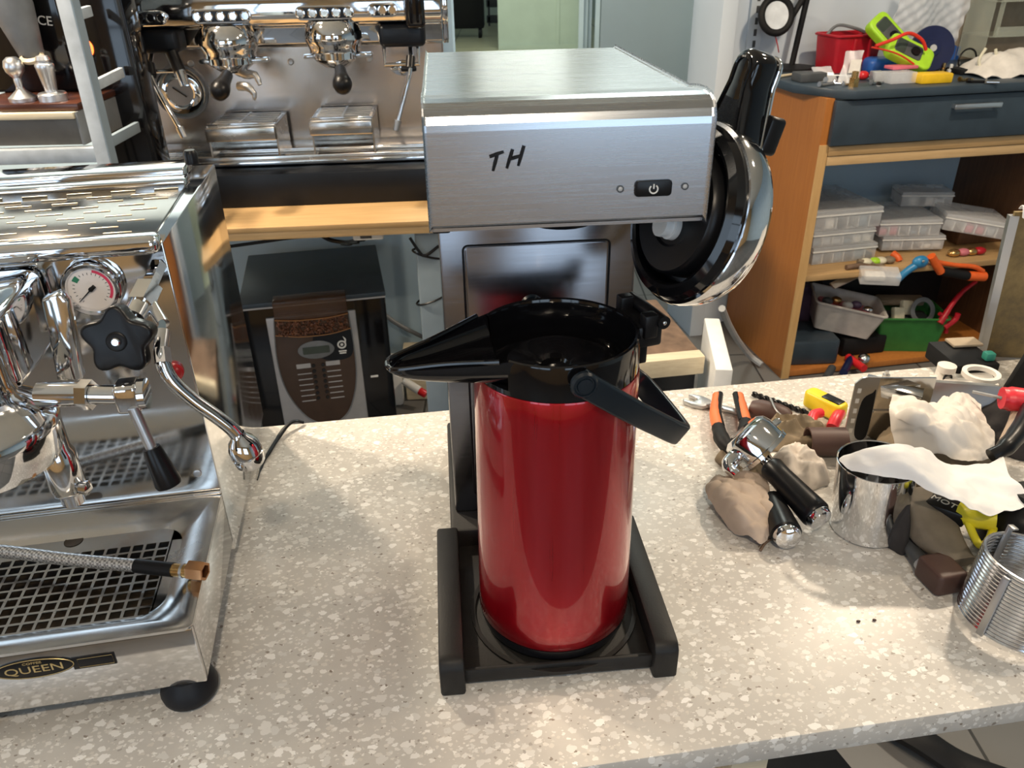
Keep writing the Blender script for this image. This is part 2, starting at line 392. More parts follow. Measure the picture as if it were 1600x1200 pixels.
for x, y, s_, pw, lb in ((0.5, 3.5, 0.5, 22, 'square ceiling light panel just inside the passage doorway'), (0.2, 11.5, 1.2, 60, 'large unseen square fill light panel added far down the passage')):
    t = thing('fill_light', lb, 'fill light', (x, y, CEIL))  # fill lights and frames added out of view to brighten the passage and hood
    h_ = s_ / 2 + 0.03
    B().box(-h_, h_, -h_, -h_ + 0.03, -0.05, 0).box(-h_, h_, h_ - 0.03, h_, -0.05, 0).box(-h_, -h_ + 0.03, -h_ + 0.03, h_ - 0.03, -0.05, 0).box(h_ - 0.03, h_, -h_ + 0.03, h_ - 0.03, -0.05, 0).done('fill_frame', 'white_plastic', t)
    l = area('passage_fill', (0, 0, -0.04), (0, 0, -1), s_, pw, (0.95, 1.0, 0.90), s_); l.parent = t
# bin standing far down the passage
p = at(728, 60, FLOOR)
t = thing('wheeled_bin', 'black wheeled bin standing far back on the pale tiled floor', 'bin', p)
B().box(-0.36, 0.34, 0, 0.5, 0.16, 1.3, 0.03).done('bin_body', 'matt_black', t)
for sx in (-0.28, 0.26):
    for sy in (0.06, 0.42): B().cyl((sx - 0.03, sy, 0.09), (sx + 0.03, sy, 0.09), 0.09, n=14).done('wheel', 'rubber', t)
p = at(756, 45, FLOOR)
t = B(TR(*p)).box(0.05, 0.55, 0.6, 0.7, 0.35, 0.5, 0.02).box(0.05, 0.55, 0.6, 0.7, 0.05, 0.2, 0.02).box(0.08, 0.12, 0.6, 0.7, 0, 0.6).box(0.48, 0.52, 0.6, 0.7, 0, 0.6).done('low_rack', 'dark_grey')
tag(t, 'small dark slatted rack beside the black bin in the passage', 'rack')

# ceiling lamps, out of view above: warm spots
for i, (x, y, z) in enumerate(LAMPS):
    t = thing('pendant_lamp', 'small warm pendant lamp hanging above the workshop, spot %s' % ('over the back left', 'far back left', 'over the back right', 'over the right side', 'behind the photographer')[i], 'lamp', (x, y, z), 0, 'pendant lamps')
    B().lathe([(0.02, 0.16), (0.05, 0.15), (0.10, 0.02), (0.095, 0.02), (0.046, 0.14), (0, 0.145)], 24).done('lamp_shade', 'satin_black', t)
    B().cyl((0, 0, 0.15), (0, 0, CEIL - z), 0.004, n=8).done('cord', 'satin_black', t)
    l = area('lamp_light', (0, 0, 0.03), (0, 0, -1), 0.13, LAMPW[i], WARM, shape='DISK'); l.parent = t

# ------------------------------------------------------------------ terrazzo counter
CY = 8.0
t = thing('counter', 'long grey terrazzo workshop counter carrying the machines and tools', 'counter', (0, 0, 0), CY)
B().box(-1.6, 1.9, 0.4312, 1.0565, -0.029, 0, 0.0015).done('worktop', 'terrazzo', t)
B().box(-1.5, 1.8, 0.50, 0.54, -0.09, -0.03).box(-1.5, 1.8, 0.96, 1.0, -0.09, -0.03).done('apron_frame', 'matt_black', t)
for x in (-1.45, 0.335, 1.75):
    for y in (0.55, 0.95): B().box(x - 0.022, x + 0.022, y - 0.022, y + 0.022, FLOOR, -0.03, 0.003).done('leg', 'pale_board' if x == 0.335 and y < 0.6 else 'matt_black', t)
p = at(1230, 1190, FLOOR + 0.25)
t = B(TR(p.x, p.y, FLOOR) @ RZ(20)).prism(rrect(0.20, 0.30, 0.05), 0, 0.26, bev=0.02).done('black_bag', 'matt_black'); tag(t, 'black bag on the dark floor under the counter front', 'bag')
p = at(1440, 1178, FLOOR + 0.02)
t = B().tube(smooth([p + Vector((-0.06, 0.10, 0)), p + Vector((0, 0.02, 0.02)), p + Vector((0.07, -0.03, 0)), p + Vector((0.16, -0.08, 0))], 5), 0.035, 10, flat=0.6).done('floor_cable_cover', 'matt_black'); tag(t, 'thick black cable cover lying on the dark tiles below the counter', 'cable cover')

# ------------------------------------------------------------------ coffee brewer
t = thing('coffee_brewer', 'tall brushed steel coffee brewer with black base behind the red airpot', 'coffee brewer', (0.0527, 0.5294, 0), 4.7)
W = 0.1085; WB = 0.1065
prof = [(0.073, 0.4355), (0.073, 0.5080), (0.0736, 0.5130), (0.0762, 0.5185), (0.0810, 0.5230), (0.0890, 0.5260), (0.1010, 0.5270), (0.1180, 0.5262), (0.1330, 0.5245), (0.146, 0.5225), (0.433, 0.5225), (0.433, 0.4355)]
b = B(); n = len(prof)
v = [(-W + (W - WB) * max(0, (y - 0.15) / 0.283), y, z) for y, z in prof] + [(W - (W - WB) * max(0, (y - 0.15) / 0.283), y, z) for y, z in prof]
vs_ = b._add(v, [tuple(range(n)), tuple(range(2 * n - 1, n - 1, -1))] + [(i, (i + 1) % n, n + (i + 1) % n, n + i) for i in range(n)])
b._bev([x for x in vs_], 0.0028, 3, 60)
hood = b.done('hood', 'brushed_steel', t, ang=5.5, label='brushed steel hood with a bent front edge')
B().box(-0.106, 0.106, 0.0765, 0.0785, 0.4325, 0.4355).box(-0.1075, -0.1055, 0.0765, 0.3, 0.4325, 0.4355).box(0.1055, 0.1075, 0.0765, 0.3, 0.4325, 0.4355).done('hood_lip', 'brushed_steel', hood)
B().box(-0.107, -0.092, 0.10, 0.225, 0.423, 0.4354, 0.002).done('bracket', 'satin_black', t)
B().lathe([(0, -0.012), (0.030, -0.010), (0.034, 0)], 24, TR(0.0, 0.12, 0.4354)).done('spray_head', 'satin_black', t)
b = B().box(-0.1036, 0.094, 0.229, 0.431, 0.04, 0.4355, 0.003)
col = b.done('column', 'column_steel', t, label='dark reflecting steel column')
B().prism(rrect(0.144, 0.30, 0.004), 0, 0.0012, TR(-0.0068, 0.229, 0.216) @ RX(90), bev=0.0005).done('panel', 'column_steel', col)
b = B()
o = rrect(0.147, 0.303, 0.005, cx=-0.0068, cy=0.216)
b.tube([(x, 0.2289, z) for x, z in o], 0.0011, 6, closed=True).done('panel_gap', 'matt_black', col)
# base
Wl, Wr = -0.126, 0.103
arm = [(0.0, 0.0), (0.0, 0.034), (0.006, 0.0415), (0.014, 0.043), (0.20, 0.043), (0.20, 0.0)]
ba = B()
mm = Matrix(((0, 0, 1, 0), (1, 0, 0, 0), (0, 1, 0, 0), (0, 0, 0, 1)))     # XY outline -> YZ, extrude X
b = B()
b.prism(arm, Wl, Wl + 0.024, mm, bev=0.003, ang=25).done('arm', 'base_black', t)
B().prism(arm, Wr - 0.024, Wr, mm, bev=0.003, ang=25).done('arm', 'base_black', t)
B().box(-0.110, 0.096, 0.195, 0.435, 0.0, 0.0402, 0.004).done('base_block', 'base_black', t)
tr = B().box(Wl + 0.022, Wr - 0.022, 0.008, 0.20, 0.006, 0.0175, 0.003).done('tray', 'base_black', t)
B().box(Wl + 0.0225, Wr - 0.0225, 0.0075, 0.013, 0.008, 0.0245, 0.0025).done('tray_lip', 'base_black', tr)
cx, cy = -0.0068, 0.0869
pts = []
for i in range(41):
    a = PI * i / 40; pts.append((cx + 0.094 * math.cos(a), cy + 0.02 + 0.085 * math.sin(a)))
ringp = [(Wr - 0.0235, 0.02)] + [(Wr - 0.0235, 0.107)] + [(max(Wl + 0.0235, min(Wr - 0.0235, x)), y) for x, y in pts] + [(Wl + 0.0235, 0.02)]
B().ring(0.086, 0.0815, 0.0172, 0.0200, 48, TR(cx, cy, 0)).done('locating_ring', 'base_black', tr)
# front controls
bt = B().prism(rrect(0.0290, 0.0125, 0.003), 0, 0.0022, TR(0.0646, 0.073, 0.4612) @ RX(90), bev=0.0008).done('power_button', 'satin_black', t)
ic = B()
ic.tube([(0.0646 + 0.0032 * math.sin(R(a)), 0.0706, 0.4608 + 0.0032 * math.cos(R(a))) for a in range(35, 326, 15)], 0.0006, 6)
ic.tube([(0.0646, 0.0706, 0.4648), (0.0646, 0.0706, 0.4612)], 0.0006, 6)
ic.done('power_symbol', 'white_plastic', bt)
for x in (0.0390, 0.0895):
    li = B().ring(0.0028, 0.0021, 0, 0.0012, 20, TR(x, 0.073, 0.4615) @ RX(90)).done('indicator_light', 'dark_grey', t)
    B().ell((x, 0.0727, 0.4615), 0.0021, 0.0012, 0.0021, 8).done('lens', 'grey_plastic', li)
th = B()
def st(p, q, w=0.0012): th.tube([(p[0], 0.0729, p[1]), ((p[0] + q[0]) / 2, 0.0729, (p[1] + q[1]) / 2 + 0.0001), (q[0], 0.0729, q[1])], [w * 1.1, w * 1.2, w * 0.9], 6, flat=1)
st((-0.0605, 0.4895), (-0.0498, 0.4928)); st((-0.0548, 0.4905), (-0.0582, 0.4790))
st((-0.0432, 0.4945), (-0.0478, 0.4805)); st((-0.0348, 0.4968), (-0.0392, 0.4820)); st((-0.0456, 0.4872), (-0.0365, 0.4895))
th.done('marker_letters', 'satin_black', t, label='hand-written TH in black marker')

# ------------------------------------------------------------------ red airpot
A_ = thing('airpot', 'red airpot with black collar and open chrome lid standing in the coffee brewer', 'airpot', (0.0388, 0.6155, 0.0201), 13)
z0 = -0.0201
def Z(z): return z + z0
B().lathe([(0, Z(0.0202)), (0.070, Z(0.0202)), (0.0735, Z(0.023)), (0.0755, Z(0.032)), (0.0755, Z(0.0345)), (0.0, Z(0.0345))], 72).done('foot', 'satin_black', A_)
prof = [(0.0745, 0.0345)] + [(0.0762 - 0.0040 * (i / 12) ** 1.0, 0.037 + (0.306 - 0.037) * i / 12) for i in range(13)] + [(0.0716, 0.3075), (0.068, 0.3075)]
B().lathe([(r, Z(z)) for r, z in prof], 96).done('body', 'red_lacquer', A_)
cb = B().lathe([(0.0695, Z(0.3070)), (0.0712, Z(0.3078)), (0.0712, Z(0.3120)), (0.0648, Z(0.3120)), (0.063, Z(0.302)), (0.048, Z(0.2985))], 96).lathe([(0.0648, Z(0.3119)), (0.0712, Z(0.3119)), (0.0712, Z(0.335)), (0.0704, Z(0.3385)), (0.0690, Z(0.3395)), (0.0668, Z(0.3385)), (0.0655, Z(0.334)), (0.0648, Z(0.3119))], 84, None, -139, 139)
cb.done('collar', 'gloss_black', A_)
fu = B().lathe([(0.0, Z(0.3020)), (0.012, Z(0.3022)), (0.0135, Z(0.3055)), (0.018, Z(0.3075)), (0.0205, Z(0.3085)), (0.030, Z(0.3110)), (0.0375, Z(0.3135)), (0.0405, Z(0.3140)), (0.0425, Z(0.3125)), (0.0440, Z(0.3030)), (0.052, Z(0.2985))], 72).done('funnel', 'gloss_black', A_)
# spout: channel towards -x
ks = 22; rim = []; 
b = B()
def spout_w(u): return 0.044 * (1 - u) ** 0.85 + 0.0085 * math.sqrt(max(0.0, 1 - max(0, u - 0.82) ** 2 / 0.0324)) if u < 1 else 0.0
loops = []
for i in range(ks + 1):
    u = i / ks; x = -0.0500 - 0.094 * u
    w = max(0.0015, 0.040 * (1 - u) ** 0.8 + 0.0100 * (1 - max(0, (u - 0.8) / 0.2) ** 3))
    top = 0.3385 - 0.014 * u; dep = 0.027 * (1 - u) ** 0.7 + 0.0065
    th_ = 0.0022
    loop = []
    for k in range(17):      # outer from +w over the bottom to -w
        a = PI * k / 16; loop.append((x, w * math.cos(a), Z(top - dep * math.sin(a) ** 0.8)))
    for k in range(17):      # inner back
        a = PI * (1 - k / 16); ww = max(0.0006, w - th_); loop.append((x, ww * math.cos(a), Z(top + (0 if k in (0, 16) else 0) - max(0.001, dep - th_ - 0.001) * math.sin(a) ** 0.8)))
    loops.append(loop)
sp = b.loft(loops, cap=True).done('spout', 'gloss_black', A_, ang=50)
B().tube(smooth([(-0.060, 0.046, Z(0.339)), (-0.10, 0.0265, Z(0.3325)), (-0.138, 0.0125, Z(0.3258)), (-0.1440, 0.006, Z(0.3250)), (-0.1448, 0, Z(0.3248)), (-0.1440, -0.006, Z(0.3250)), (-0.138, -0.0125, Z(0.3258)), (-0.10, -0.0265, Z(0.3325)), (-0.060, -0.046, Z(0.339))], 8), 0.0022, 8).done('spout_rim', 'gloss_black', sp)
# bail handle: pivots on both sides, hanging towards +x
hd = B()
zp = 0.3280
arm_pts = [(-0.004, -0.0768, 0.3305), (0.012, -0.0762, 0.3177), (0.045, -0.0700, 0.2913), (0.076, -0.0600, 0.2665), (0.094, -0.0530, 0.2521), (0.1015, -0.0460, 0.2461), (0.1040, -0.030, 0.2441), (0.1050, 0.0, 0.2433)]
full = arm_pts + [(x, -y, z) for x, y, z in reversed(arm_pts[:-1])]
path = smooth([(x, y, Z(z)) for x, y, z in full], 6)
hp = []
def slab(b, path, w, th):       # flat strap: width along the strap normal in the plane of the bail
    loops = []
    tilt = Vector((0.62, 0, 0.78)).normalized()
    for i, p in enumerate(path):
        tg = (path[min(i + 1, len(path) - 1)] - path[max(i - 1, 0)]).normalized()
        up = (tilt - tg * tilt.dot(tg)).normalized(); sd = tg.cross(up)
        o = rrect(w, th, th * 0.35, 3)
        loops.append([p + up * a + sd * c_ for a, c_ in o])
    b.loft(loops)
slab(hd, path, 0.0215, 0.0072)
hnd = hd.done('bail_handle', 'blue_black', A_, ang=50)
for s in (-1, 1):
    B().lathe([(0, 0), (0.0105, 0), (0.0112, 0.004), (0.0095, 0.0062), (0.0085, 0.0062), (0.0080, 0.0050), (0.0065, 0.0050), (0.006, 0.0066), (0, 0.007)], 28, frame((-0.001, s * 0.0765, Z(zp)), (0, s, 0))).done('pivot_cap', 'blue_black', hnd)
# hinge and lid
mA7 = RZ(7)
hg = B(mA7).box(0.066, 0.090, -0.024, 0.024, Z(0.318), Z(0.3385), 0.003).cyl((0.087, -0.030, Z(0.3425)), (0.087, 0.030, Z(0.3425)), 0.0058).box(0.070, 0.083, -0.028, -0.016, Z(0.328), Z(0.350), 0.002).box(0.070, 0.083, 0.016, 0.028, Z(0.328), Z(0.350), 0.002).box(0.0735, 0.0835, -0.012, 0.012, Z(0.296), Z(0.322), 0.002).done('hinge', 'satin_black', A_)
B(mA7).ell((0.087, -0.0305, Z(0.3425)), 0.002, 0.001, 0.002, 6).done('hinge_pin', 'chrome', hg)
TH = 107
d = Vector((-math.cos(R(TH)), 0, math.sin(R(TH)))); on = Vector((math.sin(R(TH)), 0, math.cos(R(TH))))
mL = Matrix((d, Vector((0, 1, 0)), on)).transposed().to_4x4(); mL.translation = Vector((0.089, 0, Z(0.3445)))   # X along lid, Z outwards
if mL.determinant() < 0: mL = mL @ Matrix.Diagonal((1, -1, 1, 1))
mL = mA7 @ mL
mc = mL @ TR(0.086, 0, 0)
lid = B(mc).lathe([(0.0725, 0.004), (0.0765, 0.005), (0.0775, 0.009), (0.0760, 0.022), (0.0725, 0.031), (0.066, 0.0365), (0.050, 0.0405), (0.0, 0.042)], 72).done('lid_shell', 'chrome', A_, label='mirror chrome lid shell')
B(mc).lathe([(0.0726, 0.0065), (0.0740, 0.002), (0.0715, -0.004), (0.0650, -0.0065), (0.0615, -0.005), (0.059, 0.006), (0.057, 0.010), (0.0, 0.010)], 72).done('lid_rim', 'gloss_black', lid)
B(mc).lathe([(0.0535, 0.010), (0.0525, -0.006), (0.0500, -0.009), (0.030, -0.0085), (0.028, -0.0065), (0.0, -0.0065)], 56).done('lid_plug', 'satin_black', lid)
B(mc).lathe([(0.0115, -0.006), (0.0115, -0.012), (0.0095, -0.0125), (0.0095, -0.017), (0.0105, -0.0175), (0.0105, -0.021), (0.006, -0.0215), (0.0, -0.020)], 24, TR(-0.012, 0.004, 0)).done('valve_cap', 'white_plastic', lid)
# pump lever: hollow black arm with chrome back
def lever_w(u): return 0.0400 - 0.0255 * min(1, u / 0.85) ** 0.9
lp = []; NL = 14
for i in range(NL + 1):
    u = i / NL; lp.append((0.115 + 0.095 * u, lever_w(u)))
outline = [(x, w) for x, w in lp] + [(0.2100 + 0.0110 * math.sin(R(a)), 0.0145 * math.cos(R(a))) for a in range(20, 161, 20)] + [(x, -w) for x, w in reversed(lp)]
lev = B(mL).prism(outline, 0.008, 0.032, bev=0.005, seg=3, ang=50).done('pump_lever', 'gloss_black', A_)
outl2 = [(x if x < 0.2 else x, y * 0.94) for x, y in outline if x > 0.128]
B(mL).prism(outl2, 0.0322, 0.0372, bev=0.002, seg=2, ang=50).done('lever_top', 'chrome', lev)
inn = [(0.130 + (x - 0.115) * 0.80, y * 0.66) for x, y in outline]
B(mL).tube([(x, y, 0.0078) for x, y in inn], 0.0016, 6, closed=True).done('lever_lip', 'gloss_black', lev)
B(mL).box(0.146, 0.155, -0.027, -0.0235, 0.006, 0.016, 0.001).box(0.146, 0.155, -0.021, -0.0195, 0.0055, 0.012, 0.001).done('catch_clip', 'grey_plastic', lev)
B(mL).prism(rrect(0.030, 0.052, 0.004), 0.034, 0.049, TR(0.163, 0, 0), bev=0.002).done('lever_collar', 'satin_black', lev)
kb = B(mL).lathe([(0, 0), (0.0175, 0), (0.019, 0.004), (0.019, 0.008), (0.0165, 0.0105), (0.0160, 0.0135), (0.0135, 0.0155), (0.013, 0.018), (0.0, 0.019)], 32, TR(0.130, 0, 0.0335)).done('lock_knob', 'chrome', lid)
# ------------------------------------------------------------------ polished espresso machine on the counter, left
E_ = thing('espresso_machine', 'polished steel espresso machine with oval badge on the counter at left', 'espresso machine', (-0.289, 0.517, 0), 10)
XL = -0.46
smudged('cup_steel', (0.30, 0.28, 0.26), 0.08, 0.2, 9)  # darker than the other steel: dark reflections put into the cup tray colour
plain('slot_glint', (0.74, 0.66, 0.50), 0.3, metal=0.6, var=0.1)  # pale strip colour stands in for light caught in the cut slots
plain('badge_gold', (0.62, 0.47, 0.22), 0.35, metal=0.7, var=0.1)
plain('dial_white', (0.80, 0.76, 0.74), 0.5, var=0.03); plain('dial_red', (0.62, 0.04, 0.10), 0.5); plain('dial_green', (0.03, 0.22, 0.12), 0.5)
plain('red_plastic', (0.62, 0.02, 0.025), 0.3); plain('tray_dark', (0.05, 0.035, 0.02), 0.5, var=0.5, scale=40)
# base: front, side, floor pan, rim
base = B().box(XL, 0, 0, 0.008, 0.03, 0.098, 0.0015).box(-0.006, 0, 0.002, 0.205, 0.03, 0.098, 0.0015).box(XL, XL + 0.006, 0.002, 0.205, 0.03, 0.098).box(XL, 0, 0.199, 0.205, 0.03, 0.098).done('base_housing', 'mirror_steel', E_)
B().box(XL + 0.006, -0.006, 0.008, 0.2, 0.030, 0.036).done('drip_pan', 'tray_dark', base)
oc = (XL / 2, 0.1025)
ro = rrect(-XL, 0.205, 0.007, 6, *oc); ri = rrect(-XL - 0.022, 0.182, 0.010, 6, *oc); r2 = rrect(-XL - 0.060, 0.140, 0.030, 6, oc[0], 0.1025); r3 = rrect(-XL - 0.070, 0.130, 0.026, 6, oc[0], 0.1025)
rim = B().loft([[(x, y, 0.0955) for x, y in ro], [(x, y, 0.0995) for x, y in ro], [(x, y, 0.1005) for x, y in ri], [(x, y, 0.0890) for x, y in r2], [(x, y, 0.0862) for x, y in r3]], cap=False).done('tray_rim', 'tray_steel', E_, ang=30)
# pierced grid
b = B(); gx0, gx1, gy0, gy1 = XL + 0.04, -0.046, 0.038, 0.152; px_, py_ = 0.0127, 0.0120; zg0, zg1 = 0.0850, 0.0864
nx = int((gx1 - gx0) / px_); ny = int((gy1 - gy0) / py_)
gx0 = gx1 - nx * px_; gy1 = gy0 + ny * py_
for i in range(nx + 1): b.box(gx0 + i * px_ - 0.0014, gx0 + i * px_ + 0.0014, gy0, gy1, zg0, zg1)
for j in range(ny + 1): b.box(gx0, gx1, gy0 + j * py_ - 0.0014, gy0 + j * py_ + 0.0014, zg0 + 0.0001, zg1 + 0.0001)
b.box(gx1, -0.034, 0.036, 0.170, zg0, zg1).box(XL + 0.03, gx0, 0.036, 0.170, zg0, zg1).box(XL + 0.03, -0.034, 0.0345, gy0, zg0, zg1).box(XL + 0.03, -0.034, gy1, 0.172, zg0, zg1)
b.done('drip_grid', 'tray_steel', E_, flat=True)
B().lathe([(0, 0), (0.0085, 0), (0.0092, 0.0003)], 28, TR(-0.147, 0.165, 0.0867)).done('drain_hole', 'tray_dark', rim)
# body
bd = B().prism([(XL, 0.205), (0, 0.205), (0.006, 0.512), (XL, 0.512)], 0.016, 0.388, bev=0.002).done('body', 'mirror_steel', E_)
bp = B().box(XL, -0.001, 0.2035, 0.205, 0.104, 0.385).done('splash_panel', 'mirror_steel', E_)
B().box(XL, 0.0, 0.199, 0.2035, 0.100, 0.1035, 0.001).done('joint_strip', 'tray_steel', bp)
for x, z in ((-0.020, 0.128), (-0.020, 0.235), (-0.30, 0.128)): B().lathe([(0.0042, 0), (0.0045, 0.0008), (0.003, 0.0016), (0, 0.0012)], 16, TR(x, 0.2034, z) @ RX(90)).done('screw', 'dull_steel', bp)
B().box(XL, -0.001, 0.190, 0.215, 0.380, 0.3975, 0.0075, 4).done('front_roll', 'chrome', E_)
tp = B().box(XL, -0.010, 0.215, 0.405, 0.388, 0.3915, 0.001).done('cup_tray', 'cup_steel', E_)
B().box(XL, -0.012, 0.405, 0.44, 0.388, 0.396, 0.002).box(XL, -0.018, 0.44, 0.495, 0.388, 0.400, 0.002).done('rear_step', 'mirror_steel', tp)
sl = None
for r_ in range(9):
    for k in range(9):
        x = -0.045 - 0.046 * k - 0.0185 * (r_ % 2) + 0.002 * r_; y = 0.232 + 0.0195 * r_
        if x < XL + 0.03: continue
        if sl is None: sl = B().box(-0.013, 0.013, -0.0011, 0.0011, -0.0002, 0.0008, 0.0006).done('slot', 'slot_glint', tp); o = sl
        else: o = sl.copy(); COL.objects.link(o)
        o.location = (x, y, 0.3916)
B().lathe([(0, 0), (0.008, 0), (0.0085, 0.012), (0.006, 0.016), (0, 0.016)], 16, TR(-0.012, 0.468, 0.400)).done('tray_stop', 'satin_black', tp)
# feet
for x, y in ((-0.022, 0.016), (-0.22, 0.012), (-0.022, 0.45), (-0.42, 0.45)):
    B().lathe([(0, 0), (0.020, 0), (0.0255, 0.006), (0.0265, 0.012), (0.024, 0.022), (0.018, 0.0301), (0, 0.0301)] if y < 0.1 else [(0, 0), (0.02, 0), (0.02, 0.016), (0, 0.016)], 28, TR(x, y, 0)).done('foot', 'rubber', E_)
# badge
bg_ = B().prism([(0.034 * math.cos(a), 0.0115 * math.sin(a)) for a in [2 * PI * i / 48 for i in range(48)]], 0, 0.0014, TR(-0.1360, 0, 0.0790) @ RX(90), bev=0.0004).done('badge', 'satin_black', E_, label='black oval badge with gold lettering')
B().tube([(-0.1360 + 0.0325 * math.cos(a), -0.0014, 0.0790 + 0.0103 * math.sin(a)) for a in [2 * PI * i / 48 for i in range(48)]], 0.0004, 5, closed=True).done('badge_line', 'badge_gold', bg_)
text('badge_lettering', 'QUEEN', 0.0112, 'badge_gold', bg_, TR(-0.1360, -0.0014, 0.0782) @ RX(90), sx=1.32)
text('small_lettering', 'COFFEE', 0.0035, 'badge_gold', bg_, TR(-0.1360, -0.0014, 0.0858) @ RX(90), sx=1.3)
br_ = B().box(-0.1050, -0.0690, -0.0012, 0, 0.0705, 0.0845, 0.0005).done('badge_bar', 'satin_black', E_)
B().tube([(x, -0.0012, z) for x, z in ((-0.100, 0.0725), (-0.071, 0.0725), (-0.071, 0.0825), (-0.100, 0.0825))], 0.0003, 4, closed=True).done('bar_line', 'badge_gold', br_)
# pressure gauge
mg = TR(-0.0690, 0.2034, 0.3515) @ RX(90)
ga = B(mg).lathe([(0.0265, 0), (0.0270, 0.006), (0.0262, 0.0115), (0.0245, 0.0135), (0.0215, 0.0125), (0.0205, 0.0100)], 48).done('pressure_gauge', 'chrome', E_, label='chrome pressure gauge with a white dial')
B(mg).lathe([(0, 0.0095), (0.0208, 0.0095)], 48).done('dial', 'dial_white', ga)
b = B(mg)
def arc(r0, r1, a0, a1, z, n=14):
    P = [(r0 * math.cos(R(a0 + (a1 - a0) * i / n)), r0 * math.sin(R(a0 + (a1 - a0) * i / n))) for i in range(n + 1)]
    Q = [(r1 * math.cos(R(a0 + (a1 - a0) * i / n)), r1 * math.sin(R(a0 + (a1 - a0) * i / n))) for i in range(n, -1, -1)]
    return P + Q
def arcs(b, r0, r1, a0, a1, z0, z1, n=14):
    for i in range(n):
        p = a0 + (a1 - a0) * i / n; q = a0 + (a1 - a0) * (i + 1) / n
        b.prism([(r0 * math.cos(R(p)), r0 * math.sin(R(p))), (r1 * math.cos(R(p)), r1 * math.sin(R(p))), (r1 * math.cos(R(q)), r1 * math.sin(R(q))), (r0 * math.cos(R(q)), r0 * math.sin(R(q)))], z0, z1)
arcs(b, 0.0165, 0.0190, 75, -35, 0.0096, 0.0099); b.done('red_arc', 'dial_red', ga)
b = B(mg); arcs(b, 0.0125, 0.0175, 148, 128, 0.0096, 0.0099, 3); b.done('green_mark', 'dial_green', ga)
b = B(mg)
for i in range(21):
    a = 230 - i * 14; b.prism([(0.0140 * math.cos(R(a - 1)), 0.0140 * math.sin(R(a - 1))), (0.0160 * math.cos(R(a - 1)), 0.0160 * math.sin(R(a - 1))), (0.0160 * math.cos(R(a + 1)), 0.0160 * math.sin(R(a + 1))), (0.0140 * math.cos(R(a + 1)), 0.0140 * math.sin(R(a + 1)))], 0.0096, 0.0098)
b.done('dial_marks', 'dark_grey', ga)
B(mg).tube([(-0.0130, -0.0115, 0.0108), (0, 0, 0.0108)], [0.0003, 0.0008], 6).tube([(0, 0, 0.0108), (0.0035, 0.0028, 0.0108)], 0.0020, 6).lathe([(0.0022, 0.0096), (0.0022, 0.0118), (0, 0.0118)], 12).done('needle', 'satin_black', ga)
# steam valve, star knob
vb = B()
vb.cyl((-0.0080, 0.203, 0.3660), (-0.0140, 0.165, 0.3545), 0.0080, n=6).cyl((-0.0125, 0.170, 0.3565), (-0.0165, 0.145, 0.3495), 0.0128, n=6).cyl((-0.0165, 0.145, 0.3495), (-0.0195, 0.128, 0.3450), 0.0100, n=20).cyl((-0.0195, 0.130, 0.3455), (-0.0235, 0.110, 0.3400), 0.0065, n=16).cyl((-0.010, 0.155, 0.350), (0.004, 0.128, 0.338), 0.0058, n=12)
vb.done('steam_valve', 'chrome', E_)
ax = Vector((0.12, -0.93, -0.10)); ax = Vector((-0.06, -0.93, 0.22))
mk = frame((-0.0262, 0.106, 0.3370), ax, (1, 0, 0.25))
star = []
for i in range(60):
    a = 2 * PI * i / 60; star.append(((0.0262 + 0.0042 * math.cos(5 * a)) * math.cos(a), (0.0262 + 0.0042 * math.cos(5 * a)) * math.sin(a)))
kn = B(mk).prism(star, -0.008, 0.011, bev=0.003, seg=3).done('star_knob', 'satin_black', E_, label='black star-shaped steam knob')
B(mk).lathe([(0, 0.0111), (0.0080, 0.0111), (0.0085, 0.0118), (0.0075, 0.0124), (0.0050, 0.0118), (0.0, 0.0118)], 24).done('knob_boss', 'satin_black', kn)
B(mk).lathe([(0.0036, 0.0115), (0.0036, 0.0140), (0.0028, 0.0150), (0, 0.0150)], 16).done('knob_screw', 'chrome', kn)
# steam pipe and tip
sp = smooth([(0.003, 0.126, 0.332), (0.002, 0.108, 0.318), (0.006, 0.101, 0.298), (0.020, 0.100, 0.2755), (0.038, 0.100, 0.254), (0.0480, 0.100, 0.2405), (0.0530, 0.100, 0.2300)], 6)
pipe = B().tube(sp, 0.0066, 14).done('steam_pipe', 'chrome', E_)
tip_d = Vector((0.006, 0, -0.030)); 
B().lathe([(0.0064, -0.004), (0.0078, 0), (0.0120, 0.0045), (0.0145, 0.011), (0.0150, 0.0185), (0.0142, 0.0190), (0.0142, 0.0200), (0.0148, 0.0205), (0.0136, 0.030), (0.0110, 0.033), (0, 0.033)], 24, frame((0.0530, 0.100, 0.2310), tip_d)).done('steam_tip', 'chrome', pipe)
B().cyl((0.0022, 0.112, 0.322), (0.0028, 0.1035, 0.3115), 0.0075, n=6).done('pipe_nut', 'dull_steel', pipe)
# indicator lamp
B().lathe([(0.0105, 0), (0.0105, 0.002), (0.0092, 0.003), (0.0088, 0.007), (0.006, 0.0105), (0, 0.0115)], 20, TR(-0.0185, 0.2034, 0.2540) @ RX(90)).done('red_lamp', 'red_plastic', E_)
